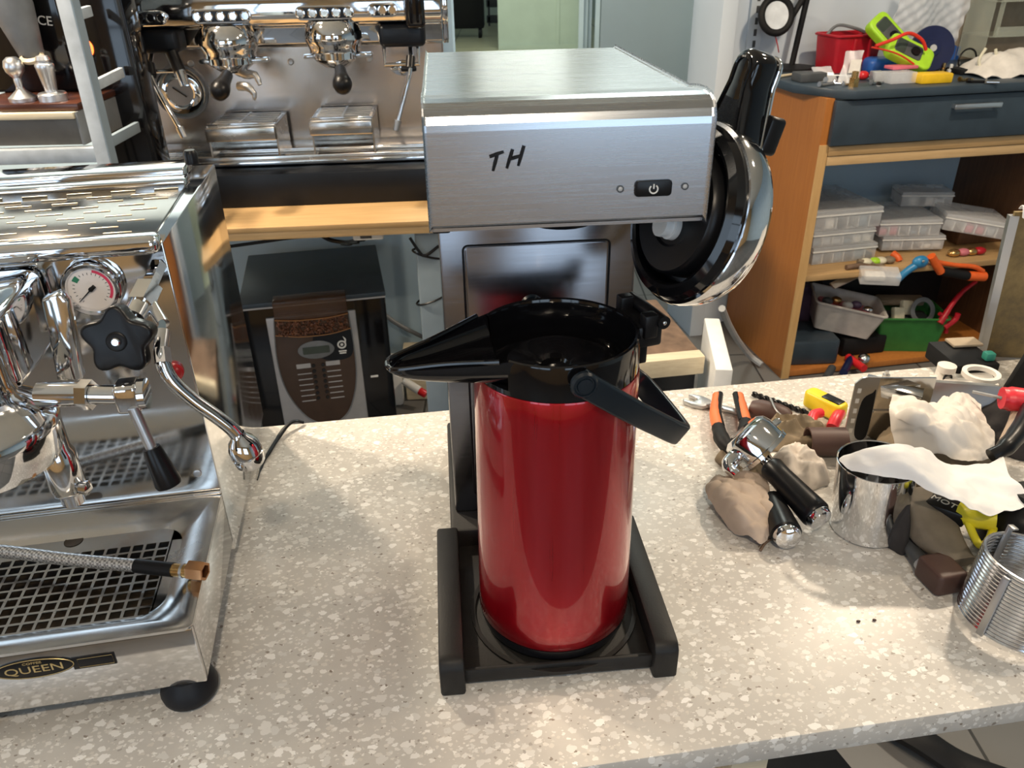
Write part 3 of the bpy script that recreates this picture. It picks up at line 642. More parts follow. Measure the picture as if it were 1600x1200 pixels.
# water lever
lv = B().tube([(-0.090, 0.075, 0.3072), (-0.055, 0.068, 0.3070)], 0.0105, 18).cyl((-0.0560, 0.068, 0.3070), (-0.0470, 0.066, 0.3068), 0.0128, n=6).cyl((-0.047, 0.066, 0.3068), (-0.024, 0.062, 0.3060), 0.0085, n=18).box(-0.0270, -0.0075, 0.050, 0.072, 0.2930, 0.3180, 0.0035, 3).cyl((-0.0085, 0.061, 0.3058), (-0.003, 0.061, 0.3058), 0.0130, n=24).done('lever_valve', 'chrome', E_)
B().cyl((-0.0140, 0.052, 0.2985), (-0.0062, 0.045, 0.2610), 0.0046, n=12).done('lever_rod', 'dull_steel', lv)
B().lathe([(0, 0), (0.0070, 0), (0.0078, 0.003), (0.0112, 0.034), (0.0105, 0.0368), (0, 0.0372)], 20, frame((-0.0066, 0.0455, 0.2625), Vector((0.0073, -0.0055, -0.0320)))).done('lever_grip', 'satin_black', lv)
# brew group
mgp = TR(-0.1480, 0.075, 0)
gp = B(mgp).lathe([(0, 0.395), (0.018, 0.395), (0.020, 0.392), (0.020, 0.378), (0.024, 0.375), (0.0345, 0.366), (0.0375, 0.352), (0.0380, 0.318), (0.0400, 0.308), (0.050, 0.298), (0.0615, 0.289), (0.0645, 0.284), (0.0640, 0.278), (0.0610, 0.276), (0.0600, 0.256), (0.0575, 0.248), (0.0500, 0.245), (0.0, 0.245)], 56).done('brew_group', 'chrome', E_)
B(mgp).cyl((0, 0, 0.389), (0, 0, 0.401), 0.0155, n=6).done('group_nut', 'chrome', gp)
B().box(-0.160, -0.110, 0.09, 0.205, 0.30, 0.375, 0.012, 4).done('group_neck', 'chrome', gp)
sh = [(-0.0105, 0.0), (0.0105, 0.0), (0.0105, 0.078), (0.004, 0.086), (-0.0105, 0.080)]
B(TR(-0.0905, 0.150, 0.285) @ RX(90) @ RZ(-6)).prism([(x, y) for x, y in sh], -0.004, 0.012, bev=0.003).done('guide_plate', 'mirror_steel', gp)
B().lathe([(0.0125, 0.291), (0.0125, 0.2400), (0.0150, 0.2350), (0.0155, 0.1990), (0.0140, 0.1960), (0.0142, 0.1935), (0.0100, 0.1920), (0.0098, 0.1800), (0.0, 0.1800)], 28, TR(-0.1040, 0.100, 0)).done('drain_spout', 'chrome', gp)
B().lathe([(0, 0), (0.006, 0.001), (0.007, 0.008), (0, 0.012)], 14, frame((-0.092, 0.093, 0.200), (1, -0.2, -0.1))).done('spout_screw', 'chrome', gp)

# ------------------------------------------------------------------ braided hose on the drip tray
m = N('braided_steel')
w1 = m.n('ShaderNodeTexChecker'); w1.inputs['Scale'].default_value = 420; w1.inputs['Color1'].default_value = (0.75, 0.73, 0.70, 1); w1.inputs['Color2'].default_value = (0.30, 0.29, 0.28, 1)
mp = m.coord((1, 1, 1)); m.l(mp, w1.inputs['Vector']); m.set(col=w1.outputs[0], metal=0.85, rough=0.32); m.bump(w1.outputs[1], 0.4)
H_ = thing('braided_hose', 'braided steel hose with copper nut lying across the drip tray', 'hose', (-0.289, 0.517, 0), 10)
hpth = smooth([(-0.335, 0.175, 0.1075), (-0.27, 0.155, 0.1075), (-0.20, 0.135, 0.1075), (-0.13, 0.108, 0.1080), (-0.061, 0.0845, 0.1080)], 8)
B().tube(hpth, 0.0064, 18).done('braid', 'braided_steel', H_)
B().tube([(-0.063, 0.0852, 0.1080), (-0.045, 0.0785, 0.1080), (-0.026, 0.0715, 0.1082)], 0.0070, 18).done('sleeve', 'satin_black', H_)
B().tube([(-0.027, 0.0719, 0.1082), (-0.0105, 0.0660, 0.1085)], 0.0064, 16).done('ferrule', 'brass', H_)
B().tube([(-0.018, 0.0687, 0.1084), (-0.0155, 0.0678, 0.1084)], 0.0070, 16).done('ferrule_band', 'dull_steel', H_)
dr = Vector((0.94, -0.34, 0.0)).normalized(); c0 = Vector((-0.0105, 0.0660, 0.1105))
B().lathe([(0.0045, -0.002), (0.0092, 0), (0.0098, 0.0015), (0.0098, 0.0150), (0.0090, 0.0168), (0.0066, 0.0168), (0.0064, 0.0050), (0, 0.005)], 6, frame(c0, dr, (0, 0.3, 1))).done('copper_nut', 'copper_nut', H_)
# bent black rod
p0 = at(402, 750, 0.004); p1 = at(412, 722, 0.0045); p2 = at(436, 682, 0.006); p3 = at(450, 664, 0.010); p4 = at(462, 658, 0.010); p5 = at(474, 660, 0.004)
t = B().tube(smooth([p0, p1, p2, p3, p4, p5], 6), [0.001, 0.002, 0.0032, 0.0038, 0.0034, 0.0032, 0.0032, 0.0032], 8, flat=0.7).done('hook_tool', 'satin_black'); tag(t, 'black hooked rod lying near the back edge of the counter', 'hook')
# ------------------------------------------------------------------ wooden table against the blue wall
TO, TY = (-0.4853, 1.9899, 0), 4.2
t = thing('wooden_table', 'pine table with grey metal legs against the blue wall', 'table', TO, TY)
tt = B().box(-1.35, 0.36, 0.0, 0.72, -0.014, 0, 0.001).done('table_top', 'pine', t)
B().box(-1.35, 0.36, 0.003, 0.717, -0.034, -0.0145, 0.001).done('lower_board', 'pine_edge', t)
for x in (-1.25, 0.270):
    for y in (0.045, 0.66): B().box(x - 0.033, x + 0.033, y - 0.02, y + 0.02, FLOOR, -0.035, 0.006, 3).done('leg', 'leg_paint', t)
mT = TR(*TO) @ RZ(TY)
def TP(x, y, z): return mT @ Vector((x, y, z))
# ------------------------------------------------------------------ two-group espresso machine on the table
G = thing('two_group_machine', 'large chrome two-group espresso machine standing on the pine table', 'espresso machine', TO, TY)
x0, x1 = -0.545, 0.345
plain('plinth_black', (0.006, 0.008, 0.012), 0.35, spec=0.3)
B().box(x0 + 0.10, x1, 0.185, 0.70, 0.0, 0.090, 0.004).done('plinth', 'plinth_black', G)
tr = B().box(x0, x1, 0.270, 0.425, 0.095, 0.120, 0.004).box(x0 + 0.03, x1, 0.300, 0.425, 0.120, 0.1285, 0.003).done('drip_tray', 'tray_steel', G)
B().box(x0, x1, 0.264, 0.272, 0.094, 0.106, 0.003).done('tray_lip', 'chrome', tr)
B().box(x0 + 0.04, x1, 0.300, 0.306, 0.127, 0.1315, 0.002).done('tray_edge', 'chrome', tr)
bp = B().box(x0 + 0.015, x1 - 0.01, 0.425, 0.432, 0.125, 0.400).done('back_panel', 'mirror_steel', G)
smudged('rose_steel', (0.66, 0.62, 0.60), 0.16, 0.3, 9)
bp.data.materials[0] = MAT['rose_steel']
B().box(x0 + 0.012, x0 + 0.018, 0.420, 0.428, 0.13, 0.40).done('panel_edge', 'satin_black', bp)
for x, z in ((-0.365, 0.345), (-0.09, 0.343), (0.13, 0.346), (-0.49, 0.152)): B().lathe([(0.009, 0), (0.009, 0.002), (0.006, 0.004), (0, 0.003)], 14, TR(x, 0.4249, z) @ RX(90)).done('screw', 'dull_steel', bp)
# upper body with rounded chrome front
pr = [(0.43, 0.385), (0.375, 0.385), (0.360, 0.395), (0.355, 0.440), (0.300, 0.445), (0.272, 0.452), (0.262, 0.470), (0.262, 0.500), (0.275, 0.545), (0.31, 0.60), (0.36, 0.66), (0.70, 0.66), (0.70, 0.095), (0.432, 0.095)]
mYZ = Matrix(((0, 0, 1, 0), (1, 0, 0, 0), (0, 1, 0, 0), (0, 0, 0, 1)))
up = B().prism(pr, x0 + 0.02, x1 - 0.005, mYZ, bev=0.004, ang=25).done('upper_body', 'chrome', G)
B().prism(pr[1:12], x1 - 0.004, x1 + 0.012, mYZ, bev=0.004).done('end_cap', 'chrome', G)
B().lathe([(0, 0), (0.075, 0), (0.085, 0.012), (0.085, 0.07), (0.06, 0.075)], 28, TR(x0 - 0.055, 0.36, 0.505) @ RY(90)).done('end_cap', 'chrome', G)
# visor
B().box(-0.33, 0.20, 0.255, 0.30, 0.525, 0.66, 0.01).done('visor', 'plinth_black', up)
def buttons(xc, zc, n, w):
    bs = B().prism(rrect(w, 0.034, 0.0165, 6), 0, 0.008, TR(xc, 0.264, zc) @ RX(90), bev=0.002).done('button_strip', 'chrome', G)
    B().prism(rrect(w - 0.010, 0.025, 0.012, 6), 0.008, 0.0095, TR(xc, 0.264, zc) @ RX(90)).done('strip_face', 'plinth_black', bs)
    for i in range(n):
        x = xc + (i - (n - 1) / 2) * (w - 0.026) / max(1, n - 1) * 0.98
        B().lathe([(0.0115, 0.0), (0.0120, 0.004), (0.0090, 0.0045), (0.0085, 0.003), (0, 0.003)], 18, TR(x, 0.2550, zc) @ RX(90)).done('button', 'chrome', bs)
buttons(-0.219, 0.4745, 5, 0.150); buttons(0.0413, 0.4770, 5, 0.150); buttons(-0.393, 0.4740, 3, 0.078); buttons(0.189, 0.4800, 3, 0.078)
# brew groups with portafilters
for gi, (gx, hx) in enumerate(((-0.222, -0.214), (0.052, 0.072))):
    zb = 0.352 + 0.006 * gi
    g = B(TR(gx, 0.300, zb)).lathe([(0, 0.100), (0.058, 0.100), (0.066, 0.092), (0.074, 0.070), (0.076, 0.055), (0.070, 0.038), (0.066, 0.030), (0.066, 0.022), (0.0, 0.022)], 40).done('brew_group', 'chrome', G)
    B().box(gx - 0.055, gx + 0.055, 0.30, 0.40, zb + 0.045, zb + 0.110, 0.02, 3).done('group_neck', 'chrome', g)
    pf = B(TR(gx, 0.300, zb)).lathe([(0.0, -0.016), (0.030, -0.016), (0.052, 0.000), (0.058, 0.006), (0.058, 0.024), (0.0, 0.024)], 36).done('portafilter', 'chrome', G)
    B().box(gx + 0.035, gx + 0.100, 0.285, 0.312, zb + 0.006, zb + 0.020, 0.006).done('lug', 'chrome', pf)
    B().box(gx - 0.085, gx - 0.04, 0.288, 0.310, zb + 0.006, zb + 0.018, 0.005).done('lug', 'chrome', pf)
    B().cyl((gx + (hx - gx) * 0.3, 0.255, zb - 0.002), (hx, 0.195, zb - 0.010), 0.0085, n=14).done('neck', 'chrome', pf)
    B().lathe([(0, 0), (0.0125, 0), (0.0145, 0.004), (0.0165, 0.035), (0.0235, 0.066), (0.0245, 0.078), (0.021, 0.092), (0.011, 0.100), (0, 0.1015)], 24, frame((hx, 0.200, zb - 0.0085), Vector((0.012 if gi else -0.010, -0.088, -0.034)))).done('handle', 'satin_black', pf)
    if gi == 0:
        s_ = smooth([(gx + 0.012, 0.30, zb - 0.012), (gx + 0.035, 0.285, zb - 0.020), (gx + 0.062, 0.270, zb - 0.022), (gx + 0.072, 0.262, zb - 0.045)], 5)
        B().tube(s_, [0.014, 0.013, 0.012, 0.010, 0.008, 0.006], 12).done('spout', 'dull_steel', pf)
        s_ = smooth([(gx + 0.02, 0.25, zb - 0.045), (gx + 0.045, 0.235, zb - 0.046), (gx + 0.060, 0.228, zb - 0.062), (gx + 0.058, 0.225, zb - 0.078)], 5)
        B().tube(s_, [0.012, 0.012, 0.010, 0.008, 0.006, 0.004], 12).done('spout', 'dull_steel', pf)
# cup risers
for k, (a, b_, zt, y0) in enumerate(((-0.300, -0.118, 0.212, 0.225), (-0.026, 0.140, 0.220, 0.225))):
    r = B().box(a, b_, y0, 0.408, zt - 0.006, zt, 0.002).box(a - 0.004, b_ - 0.002, y0 - 0.012, y0, zt - 0.040, zt - 0.004, 0.004).box(a, a + 0.004, y0, 0.40, 0.1286, zt).box(b_ - 0.004, b_, y0, 0.40, 0.1286, zt).box(a, b_, 0.395, 0.40, 0.1286, zt).done('cup_riser', 'tray_steel', G)
    for i in range(6): B().box(a + 0.012, b_ - 0.012, y0 + 0.022 + i * 0.027, y0 + 0.030 + i * 0.027, zt, zt + 0.003, 0.001).done('slat', 'dull_steel', r)
    B().box(a + 0.08, a + 0.086, y0 + 0.01, 0.40, zt, zt + 0.0035).done('rib', 'dull_steel', r)
    B().box(a, b_, y0 + 0.003, y0 + 0.009, zt, zt + 0.005, 0.002).done('front_bar', 'chrome', r)
# big gauge
mg2 = TR(-0.405, 0.4245, 0.272) @ RX(90)
g2 = B(mg2).lathe([(0.066, 0), (0.069, 0.008), (0.066, 0.014), (0.056, 0.012), (0.040, 0.018), (0.036, 0.016)], 44).done('pressure_gauge', 'chrome', G)
plain('grey_rubber', (0.16, 0.17, 0.18), 0.5)
B(mg2).ring(0.073, 0.066, 0.0, 0.009, 44).done('gauge_ring', 'grey_rubber', g2)
B(mg2).lathe([(0, 0.0155), (0.0365, 0.0155)], 36).done('dial', 'silver_paint', g2)
B(mg2).tube([(-0.018, 0.014, 0.0175), (0.016, -0.012, 0.0175)], 0.0018, 6).done('needle', 'satin_black', g2)
# steam taps: levers, housings and wands, left and right
for s, (bx, wx0, wx1) in enumerate(((-0.405, -0.425, -0.368), (0.232, 0.252, 0.206))):
    h = B().box(bx - 0.060, bx + 0.062, 0.275, 0.36, 0.388, 0.446, 0.014, 3).done('steam_housing', 'plinth_black', G)
    B().box(bx - 0.070 if s == 0 else bx + 0.015, bx - 0.022 if s == 0 else bx + 0.065, 0.235, 0.285, 0.435, 0.60, 0.012, 3).done('steam_lever', 'gloss_black', G)
    B().tube([(bx - 0.05, 0.30, 0.39), (bx - 0.05, 0.28, 0.345), (bx + 0.04, 0.28, 0.345), (bx + 0.04, 0.30, 0.39)], 0.006, 10).done('wand_guard', 'chrome', h)
    wd = B().tube(smooth([(wx0, 0.30, 0.385), (wx0, 0.262, 0.350), (wx0 * 0.75 + wx1 * 0.25, 0.245, 0.305), (wx1, 0.225, 0.205)], 6), 0.0062, 12).done('steam_wand', 'chrome', G)
    B().cyl((wx1 * 0.97 + wx0 * 0.03, 0.2262, 0.212), (wx1 + (wx1 - wx0) * 0.12, 0.222, 0.186), 0.0105, 0.009, n=16).done('wand_tip', 'dull_steel', wd)
    B().cyl((wx0, 0.272, 0.365), (wx0 * 0.92 + wx1 * 0.08, 0.256, 0.338), 0.012, n=14).box(wx0 - 0.028, wx0 + 0.014, 0.252, 0.266, 0.330, 0.344, 0.005).done('wand_grip', 'satin_black', wd)
B().cyl((-0.368, 0.285, 0.39), (-0.352, 0.270, 0.345), 0.016, n=18).done('tap_body', 'satin_black', G)
B().cyl((-0.352, 0.270, 0.348), (-0.343, 0.262, 0.310), 0.013, 0.012, n=18).done('water_tap', 'chrome', G)
B(TR(0.222, 0.4249, 0.318) @ RX(90)).prism([(0.036 * math.cos(R(a)), 0.022 * math.sin(R(a)) * (1 - 0.25 * abs(math.cos(R(a))))) for a in range(0, 360, 15)], 0, 0.004, bev=0.001).lathe([(0.014, 0.004), (0.013, 0.012), (0.009, 0.014), (0, 0.013)], 18).done('oval_plate', 'chrome', G)

# ------------------------------------------------------------------ bean-to-cup machine below the table
m = N('bean_brown'); m.set(col=m.ramp(m.noise(60, 3), [(0.3, (0.05, 0.016, 0.008)), (0.7, (0.19, 0.07, 0.03))]), rough=0.35)
Q = thing('bean_coffee_machine', 'black and silver bean coffee machine on the floor under the table', 'coffee machine', (-0.8056, 2.1785, FLOOR), 11.8)
B().box(0, 0.431, 0.004, 0.44, 0.0, 0.585, 0.006).done('body', 'gloss_black', Q)
B().box(-0.002, 0.433, -0.002, 0.445, 0.586, 0.602, 0.004).done('top_lid', 'slate_laminate', Q)
B().box(0.0, 0.431, -0.003, 0.004, 0.583, 0.588).done('lid_strip', 'silver_paint', Q)
B().box(0.071, 0.337, -0.008, 0.004, 0.05, 0.553, 0.004).done('front_panel', 'silver_paint', Q)
pn = [(0.0975, 0.560), (0.0905, 0.50), (0.0855, 0.43), (0.0900, 0.35), (0.108, 0.28), (0.142, 0.215), (0.180, 0.182), (0.213, 0.174), (0.246, 0.182), (0.280, 0.215), (0.305, 0.28), (0.3175, 0.35), (0.320, 0.43), (0.3175, 0.50), (0.3150, 0.560)]
pn2 = [(p.x, p.y) for p in smooth([(x, y, 0) for x, y in pn], 4)]
plain('brown_panel', (0.055, 0.032, 0.022), 0.22, var=0.1)
mQ = RX(90)
fp = B(mQ).prism(pn2, 0.008, 0.026, bev=0.004, seg=2).done('control_panel', 'brown_panel', Q)
B(mQ).tube([(x, y, 0.0255) for x, y in pn2], 0.0022, 6, closed=True).done('panel_border', 'grey_rubber', fp)
# bean hopper
hp = B().box(0.099, 0.314, -0.030, 0.03, 0.500, 0.610, 0.004).done('bean_hopper', 'smoked_plastic', Q)
rnd = random.Random(3); b = B()
bean = []
for i in range(330):
    x = rnd.uniform(0.104, 0.309); z = rnd.uniform(0.498, 0.546) + 0.006 * ((x - 0.2) / 0.1) ** 2
    b.ell((0, 0, 0), 0.0042, 0.0030, 0.0026, 4, TR(x, -0.0315 - rnd.uniform(0, 0.003), z) @ RZ(rnd.uniform(0, 180)) @ RY(rnd.uniform(0, 180)))
o = b.done('coffee_beans', 'bean_brown', hp); o['kind'] = 'stuff'
B().tube(smooth([(0.099, -0.034, 0.556), (0.16, -0.034, 0.549), (0.21, -0.034, 0.548), (0.26, -0.034, 0.549), (0.314, -0.034, 0.556)], 4), 0.002, 6).tube(smooth([(0.094, -0.032, 0.506), (0.16, -0.033, 0.495), (0.21, -0.033, 0.493), (0.26, -0.033, 0.495), (0.317, -0.032, 0.506)], 4), 0.002, 6).done('window_trim', 'copper_nut', hp)
B(mQ).prism([(p.x, p.y) for p in smooth([(0.205, 0.495, 0), (0.26, 0.496, 0), (0.314, 0.503, 0), (0.318, 0.44, 0), (0.30, 0.405, 0), (0.24, 0.402, 0), (0.205, 0.43, 0)], 4, True)], 0.0255, 0.0270).done('dark_label', 'plinth_black', fp)
ds = B(mQ).prism([(0.2055 + 0.055 * math.cos(R(a)), 0.444 + 0.030 * math.sin(R(a))) for a in range(0, 360, 12)], 0.026, 0.030, bev=0.001).done('display_surround', 'grey_rubber', fp)
plain('lcd', (0.045, 0.06, 0.05), 0.2)
B(mQ).prism(rrect(0.080, 0.024, 0.003, cx=0.2055, cy=0.444), 0.030, 0.0312).done('display', 'lcd', ds)
lg = B(mQ)
lg.tube([(0.284 + 0.0115 * math.cos(R(a)), 0.452 + 0.0115 * math.sin(R(a)), 0.0275) for a in range(0, 360, 20)], 0.0028, 6, closed=True)
lg.lathe([(0, 0.0272), (0.0045, 0.0272), (0.0045, 0.0290), (0, 0.0290)], 14, TR(0.284, 0.452, 0))
lg.tube(smooth([(0.294, 0.456, 0.0275), (0.296, 0.468, 0.0275), (0.290, 0.478, 0.0275)], 4), [0.003, 0.003, 0.0025, 0.001], 6)
lg.box(0.272, 0.296, 0.428, 0.432, 0.0270, 0.0285).box(0.274, 0.294, 0.421, 0.425, 0.0270, 0.0285)
lg.done('emblem', 'white_plastic', fp, label='small white ring emblem')
for i in range(7):
    z = 0.390 - 0.0193 * i
    for sx, xb in ((0, 0.190), (1, 0.219)):
        B(mQ).lathe([(0, 0.026), (0.0062, 0.026), (0.0055, 0.0295), (0, 0.030)], 14, TR(xb, z, 0)).done('button', 'gloss_black', fp)
        a, c_ = ((0.139, 0.182) if sx == 0 else (0.228, 0.271))
        if i == 0: B(mQ).prism(rrect(c_ - a, 0.015, 0.001, 2, (a + c_) / 2, z + 0.002), 0.026, 0.0272).done('name_plate', 'silver_paint', fp)
        else: B(mQ).prism(rrect(c_ - a, 0.0030, 0.001, 2, (a + c_) / 2, z - 0.006), 0.026, 0.0270).done('label_line', 'silver_paint', fp)
B(mQ).prism(rrect(0.024, 0.007, 0.001, 2, 0.372, 0.313), -0.0038, -0.0030).done('sticker', 'white_plastic', Q)

# ------------------------------------------------------------------ cables and sockets below the table
def cable(name, pts, r, mat, label, k=6):
    o = B().tube(smooth(pts, k), r, 8).done(name, mat); tag(o, label, 'cable'); return o
cable('power_cable', [TP(-0.42, 0.06, -0.09), TP(-0.33, 0.06, -0.075), TP(-0.2, 0.05, -0.058), TP(-0.08, 0.05, -0.046), TP(0.03, 0.05, -0.042)], 0.0045, 'satin_black', 'black cable hanging along the underside of the pine table edge')
cable('power_cable', [TP(-0.075, 0.20, -0.05), TP(-0.045, 0.22, -0.09), TP(-0.02, 0.24, -0.118), TP(0.03, 0.2, -0.115), TP(0.07, 0.12, -0.085), TP(0.10, 0.06, -0.062)], 0.006, 'satin_black', 'thick black cable looping down to the white plug under the table')
cable('power_cable', [TP(0.02, 0.2, -0.12), TP(0.05, 0.15, -0.105), TP(0.062, 0.1, -0.085), TP(0.085, 0.06, -0.07)], 0.004, 'satin_black', 'thin black cable beside the white plug under the table')
t = B(mT).box(0.075, 0.155, 0.03, 0.075, -0.056, -0.037, 0.005).done('junction_box', 'white_plastic'); tag(t, 'small white junction box under the pine table edge', 'junction box')
B().box(0.095, 0.125, 0.0285, 0.0305, -0.050, -0.043).done('label', 'dark_grey', t).matrix_world = mT
def loop(xc, yc, zc, rx, name, label, tilt=0):
    b = B(mT @ TR(xc, yc, zc)); b.tube([(rx * math.cos(2 * PI * i / 24), 0.027 * math.sin(2 * PI * i / 24), tilt * math.cos(2 * PI * i / 24)) for i in range(24)], 0.003, 6, closed=True); o = b.done(name, 'satin_black'); tag(o, label, 'cable tie'); return o
loop(0.270, 0.045, -0.105, 0.042, 'cable_tie', 'upper black cable tie around the grey table leg', -0.012)
loop(0.270, 0.045, -0.235, 0.042, 'cable_tie', 'lower black cable tie around the grey table leg', 0.014)
cable('power_cable', [TP(0.225, 0.02, -0.05), TP(0.245, 0.018, -0.085), TP(0.262, 0.018, -0.10), TP(0.30, 0.018, -0.075)], 0.004, 'satin_black', 'black cable knotted at the top of the grey table leg')
cable('drain_hose', [TP(-0.02, 0.66, -0.45), TP(0.04, 0.70, -0.53), TP(0.11, 0.70, -0.60), TP(0.2, 0.70, -0.66), TP(0.3, 0.70, -0.72)], 0.008, 'grey_rubber', 'grey hose running down the blue wall behind the table')
t = B(mT).box(0.055, 0.12, 0.60, 0.70, FLOOR, -0.72, 0.012).done('white_canister', 'white_plastic'); tag(t, 'white canister on the floor against the blue wall', 'canister')
t = B(mT).box(0.13, 0.225, 0.64, 0.70, FLOOR, -0.68, 0.006).done('brown_box', 'pale_board'); tag(t, 'brown box on the floor behind the table leg', 'box')
mm_ = frame(TP(0.160, 0.57, -0.80), (0.7, -0.3, -0.35))
t = thing('valve_tap', 'small white tap with red end by the brown box', 'tap', (0, 0, 0))
B(mm_).lathe([(0.014, -0.04), (0.016, 0), (0.016, 0.03), (0.012, 0.032)], 16).done('tap_body', 'white_plastic', t); B(mm_).lathe([(0.013, 0.03), (0.015, 0.034), (0.014, 0.06), (0, 0.062)], 16).done('tap_end', 'red_plastic', t)

# ------------------------------------------------------------------ steel rack with drawer at far left
K = thing('steel_rack', 'grey angle-steel rack with a leaning post at the far left', 'rack', (0, 0, 0))
def bar(p, q, w, th, name='post', mat='rack_paint', par=None):
    p = Vector(p); q = Vector(q); L = (q - p).length
    return B(frame(p, q - p, (1, 0, 0))).box(-w / 2, w / 2, -th / 2, th / 2, 0, L, 0.002).done(name, mat, par)
def Y(px, py, y): return atY(px, py, y)
top = Y(94, -40, 1.80); bot = Y(168, 258, 1.80); dirn = (bot - top).normalized(); low = bot + dirn * ((bot.z - FLOOR) / -dirn.z)
bar(low, top, 0.030, 0.030, 'post', 'rack_paint', K)
B(frame(low, top - low)).box(0.0155, 0.018, -0.016, 0.016, 0, (top - low).length).done('post_edge', 'leg_paint', K)
bk = Vector((0.16, 0.42, 0.0))
low2 = low + Vector((0.05, 0.16, 0)); 
bar(Y(140, 138, 1.82), Y(190, 113, 2.0), 0.012, 0.022, 'cross_bar', 'rack_paint', K)
bar(Y(108, 27, 1.82), Y(140, 17, 1.96), 0.012, 0.022, 'cross_bar', 'rack_paint', K)
bar(Y(165, 225, 1.82), Y(215, 198, 2.0), 0.012, 0.024, 'cross_bar', 'leg_paint', K)
p = Y(-40, 246, 1.82); q = Y(158, 240, 1.82); bar(p, q, 0.03, 0.032, 'cross_bar', 'rack_paint', K)
sh_z = 0.335
a = Y(-60, 150, 1.84); c = Y(124, 150, 1.84)
B().box(a.x, c.x - 0.004, 1.83, 2.08, sh_z - 0.016, sh_z, 0.003).done('shelf_board', 'mahogany', K)
rx = c.x; zt_ = sh_z - 0.017
plain('drawer_grey', (0.10, 0.092, 0.082), 0.45, var=0.15)
kd = thing('knock_drawer', 'grey steel drawer with a cream top edge below the tampers', 'drawer', (0, 0, 0))
pa, pb = Y(-40, 160, 1.825), Y(138, 226, 1.825)
B().box(pa.x, rx - 0.012, 1.825, 2.06, pb.z, zt_ - 0.012, 0.003).done('drawer_front', 'drawer_grey', kd)
B().box(pa.x, rx - 0.012, 1.815, 1.835, zt_ - 0.014, zt_, 0.002).done('top_edge', 'pale_board', kd)
B().box(rx - 0.0115, rx - 0.006, 1.82, 2.06, pb.z, zt_, 0.001).done('side_strip', 'grey_rubber', kd)
def tamper(px, py, prof, label, y):
    p = Y(px, py, y)
    t = thing('coffee_tamper', label, 'tamper', (p.x, y, sh_z + 0.0005))
    B().lathe(prof[:prof.index(None)], 28).done('tamper_base', 'aluminium', t)
    B().lathe(prof[prof.index(None) + 1:], 28).done('tamper_handle', 'aluminium', t)
tamper(33, 143, [(0, 0), (0.029, 0), (0.0295, 0.008), (0.024, 0.012), (0.009, 0.024), (0.0075, 0.030), None, (0.0075, 0.030), (0.0085, 0.042), (0.008, 0.048), (0.012, 0.053), (0.019, 0.062), (0.021, 0.072), (0.018, 0.084), (0.010, 0.091), (0, 0.092)], 'tamper with a round ball handle on the dark shelf', 1.87)
tamper(80, 141, [(0, 0), (0.030, 0), (0.030, 0.014), (0.027, 0.017), (0.013, 0.019), None, (0.0125, 0.019), (0.0130, 0.025), (0.0185, 0.066), (0.020, 0.072), (0.0185, 0.076), (0.013, 0.079), (0.015, 0.084), (0.012, 0.092), (0, 0.095)], 'tamper with a straight flared handle beside the ball-handled tamper', 1.87)
# grinder behind the tampers
t = thing('coffee_grinder', 'black coffee grinder with grey hopper chute behind the tampers', 'grinder', (0, 0, 0))
p = Y(60, 60, 2.03)
B().box(p.x - 0.15, p.x + 0.085, 1.99, 2.075, sh_z, sh_z + 0.42, 0.008).done('grinder_body', 'gloss_black', t)
text('mark', 'CE', 0.028, 'white_plastic', t, TR(*Y(70, 33, 1.9885)) @ RX(90) @ RZ(-6))
cc = Y(38, 30, 1.93)
B().lathe([(0.020, 0), (0.026, 0.010), (0.044, 0.11), (0.046, 0.26), (0, 0.26)], 28, TR(cc.x - 0.004, 1.93, sh_z + 0.078) @ RY(-8)).done('chute', 'grey_rubber', t)
B().lathe([(0, -0.002), (0.022, 0), (0.026, 0.008), (0.018, 0.012)], 24, TR(cc.x + 0.004, 1.912, sh_z + 0.080) @ RX(20)).done('chute_mouth', 'pale_board', t)
# dark appliance with an orange lamp behind the post
t = thing('dark_appliance', 'black appliance with a glowing orange switch behind the rack post', 'appliance', (0, 0, 0))
p = Y(150, 90, 2.02); fz = 0.002
B().box(p.x - 0.055, p.x + 0.09, 2.02, 2.10, fz, 0.62, 0.006).done('case', 'gloss_black', t)
m = N('orange_glow'); m.set(col=(0.9, 0.15, 0.02), emit=(1.0, 0.16, 0.03), es=3.0, rough=0.3)
q = Y(138, 75, 2.02)
B().ell((q.x, 2.018, q.z), 0.0125, 0.006, 0.018, 10).done('orange_switch', 'orange_glow', t)
# ------------------------------------------------------------------ work cabinet at the right
mCi = mC.inverted()
def CZ(px, py, z): return mCi @ at(px, py, z + FLOOR)             # local point on a cabinet level
def CYp(px, py, y):                                                # local point on the plane y = const of the cabinet
    d = FW + RT * ((px - 800) / FPX) + UP * ((600 - py) / FPX); o = mCi @ CO; dd = mCi.to_3x3() @ d
    return o + dd * ((y - o.y) / dd.y)
C_ = thing('work_cabinet', 'beech work cabinet with dark grey top and one wide drawer', 'cabinet', CABO, cab_yaw)
TZ = 1.085
B().prism([(-0.075, 0.14), (0.02, -0.02), (0.06, -0.035), (1.35, -0.035), (1.35, 0.55), (-0.075, 0.55)], 1.056, TZ, bev=0.004).done('cabinet_top', 'slate_laminate', C_)
B().box(-0.022, 0.008, 0.006, 0.54, 0, 1.056).done('side_panel', 'orange_beech', C_)
B().box(-0.022, 0.010, 0.0, 0.0058, 0, 0.905).done('edge_strip', 'beech_edge', C_)
B().box(0.965, 0.995, 0.0, 0.54, 0, 1.056).done('side_panel', 'dark_brown_wood', C_)
dw = B().box(0.004, 1.2, -0.018, 0.004, 0.905, 1.051, 0.002).done('drawer', 'slate_laminate', C_)
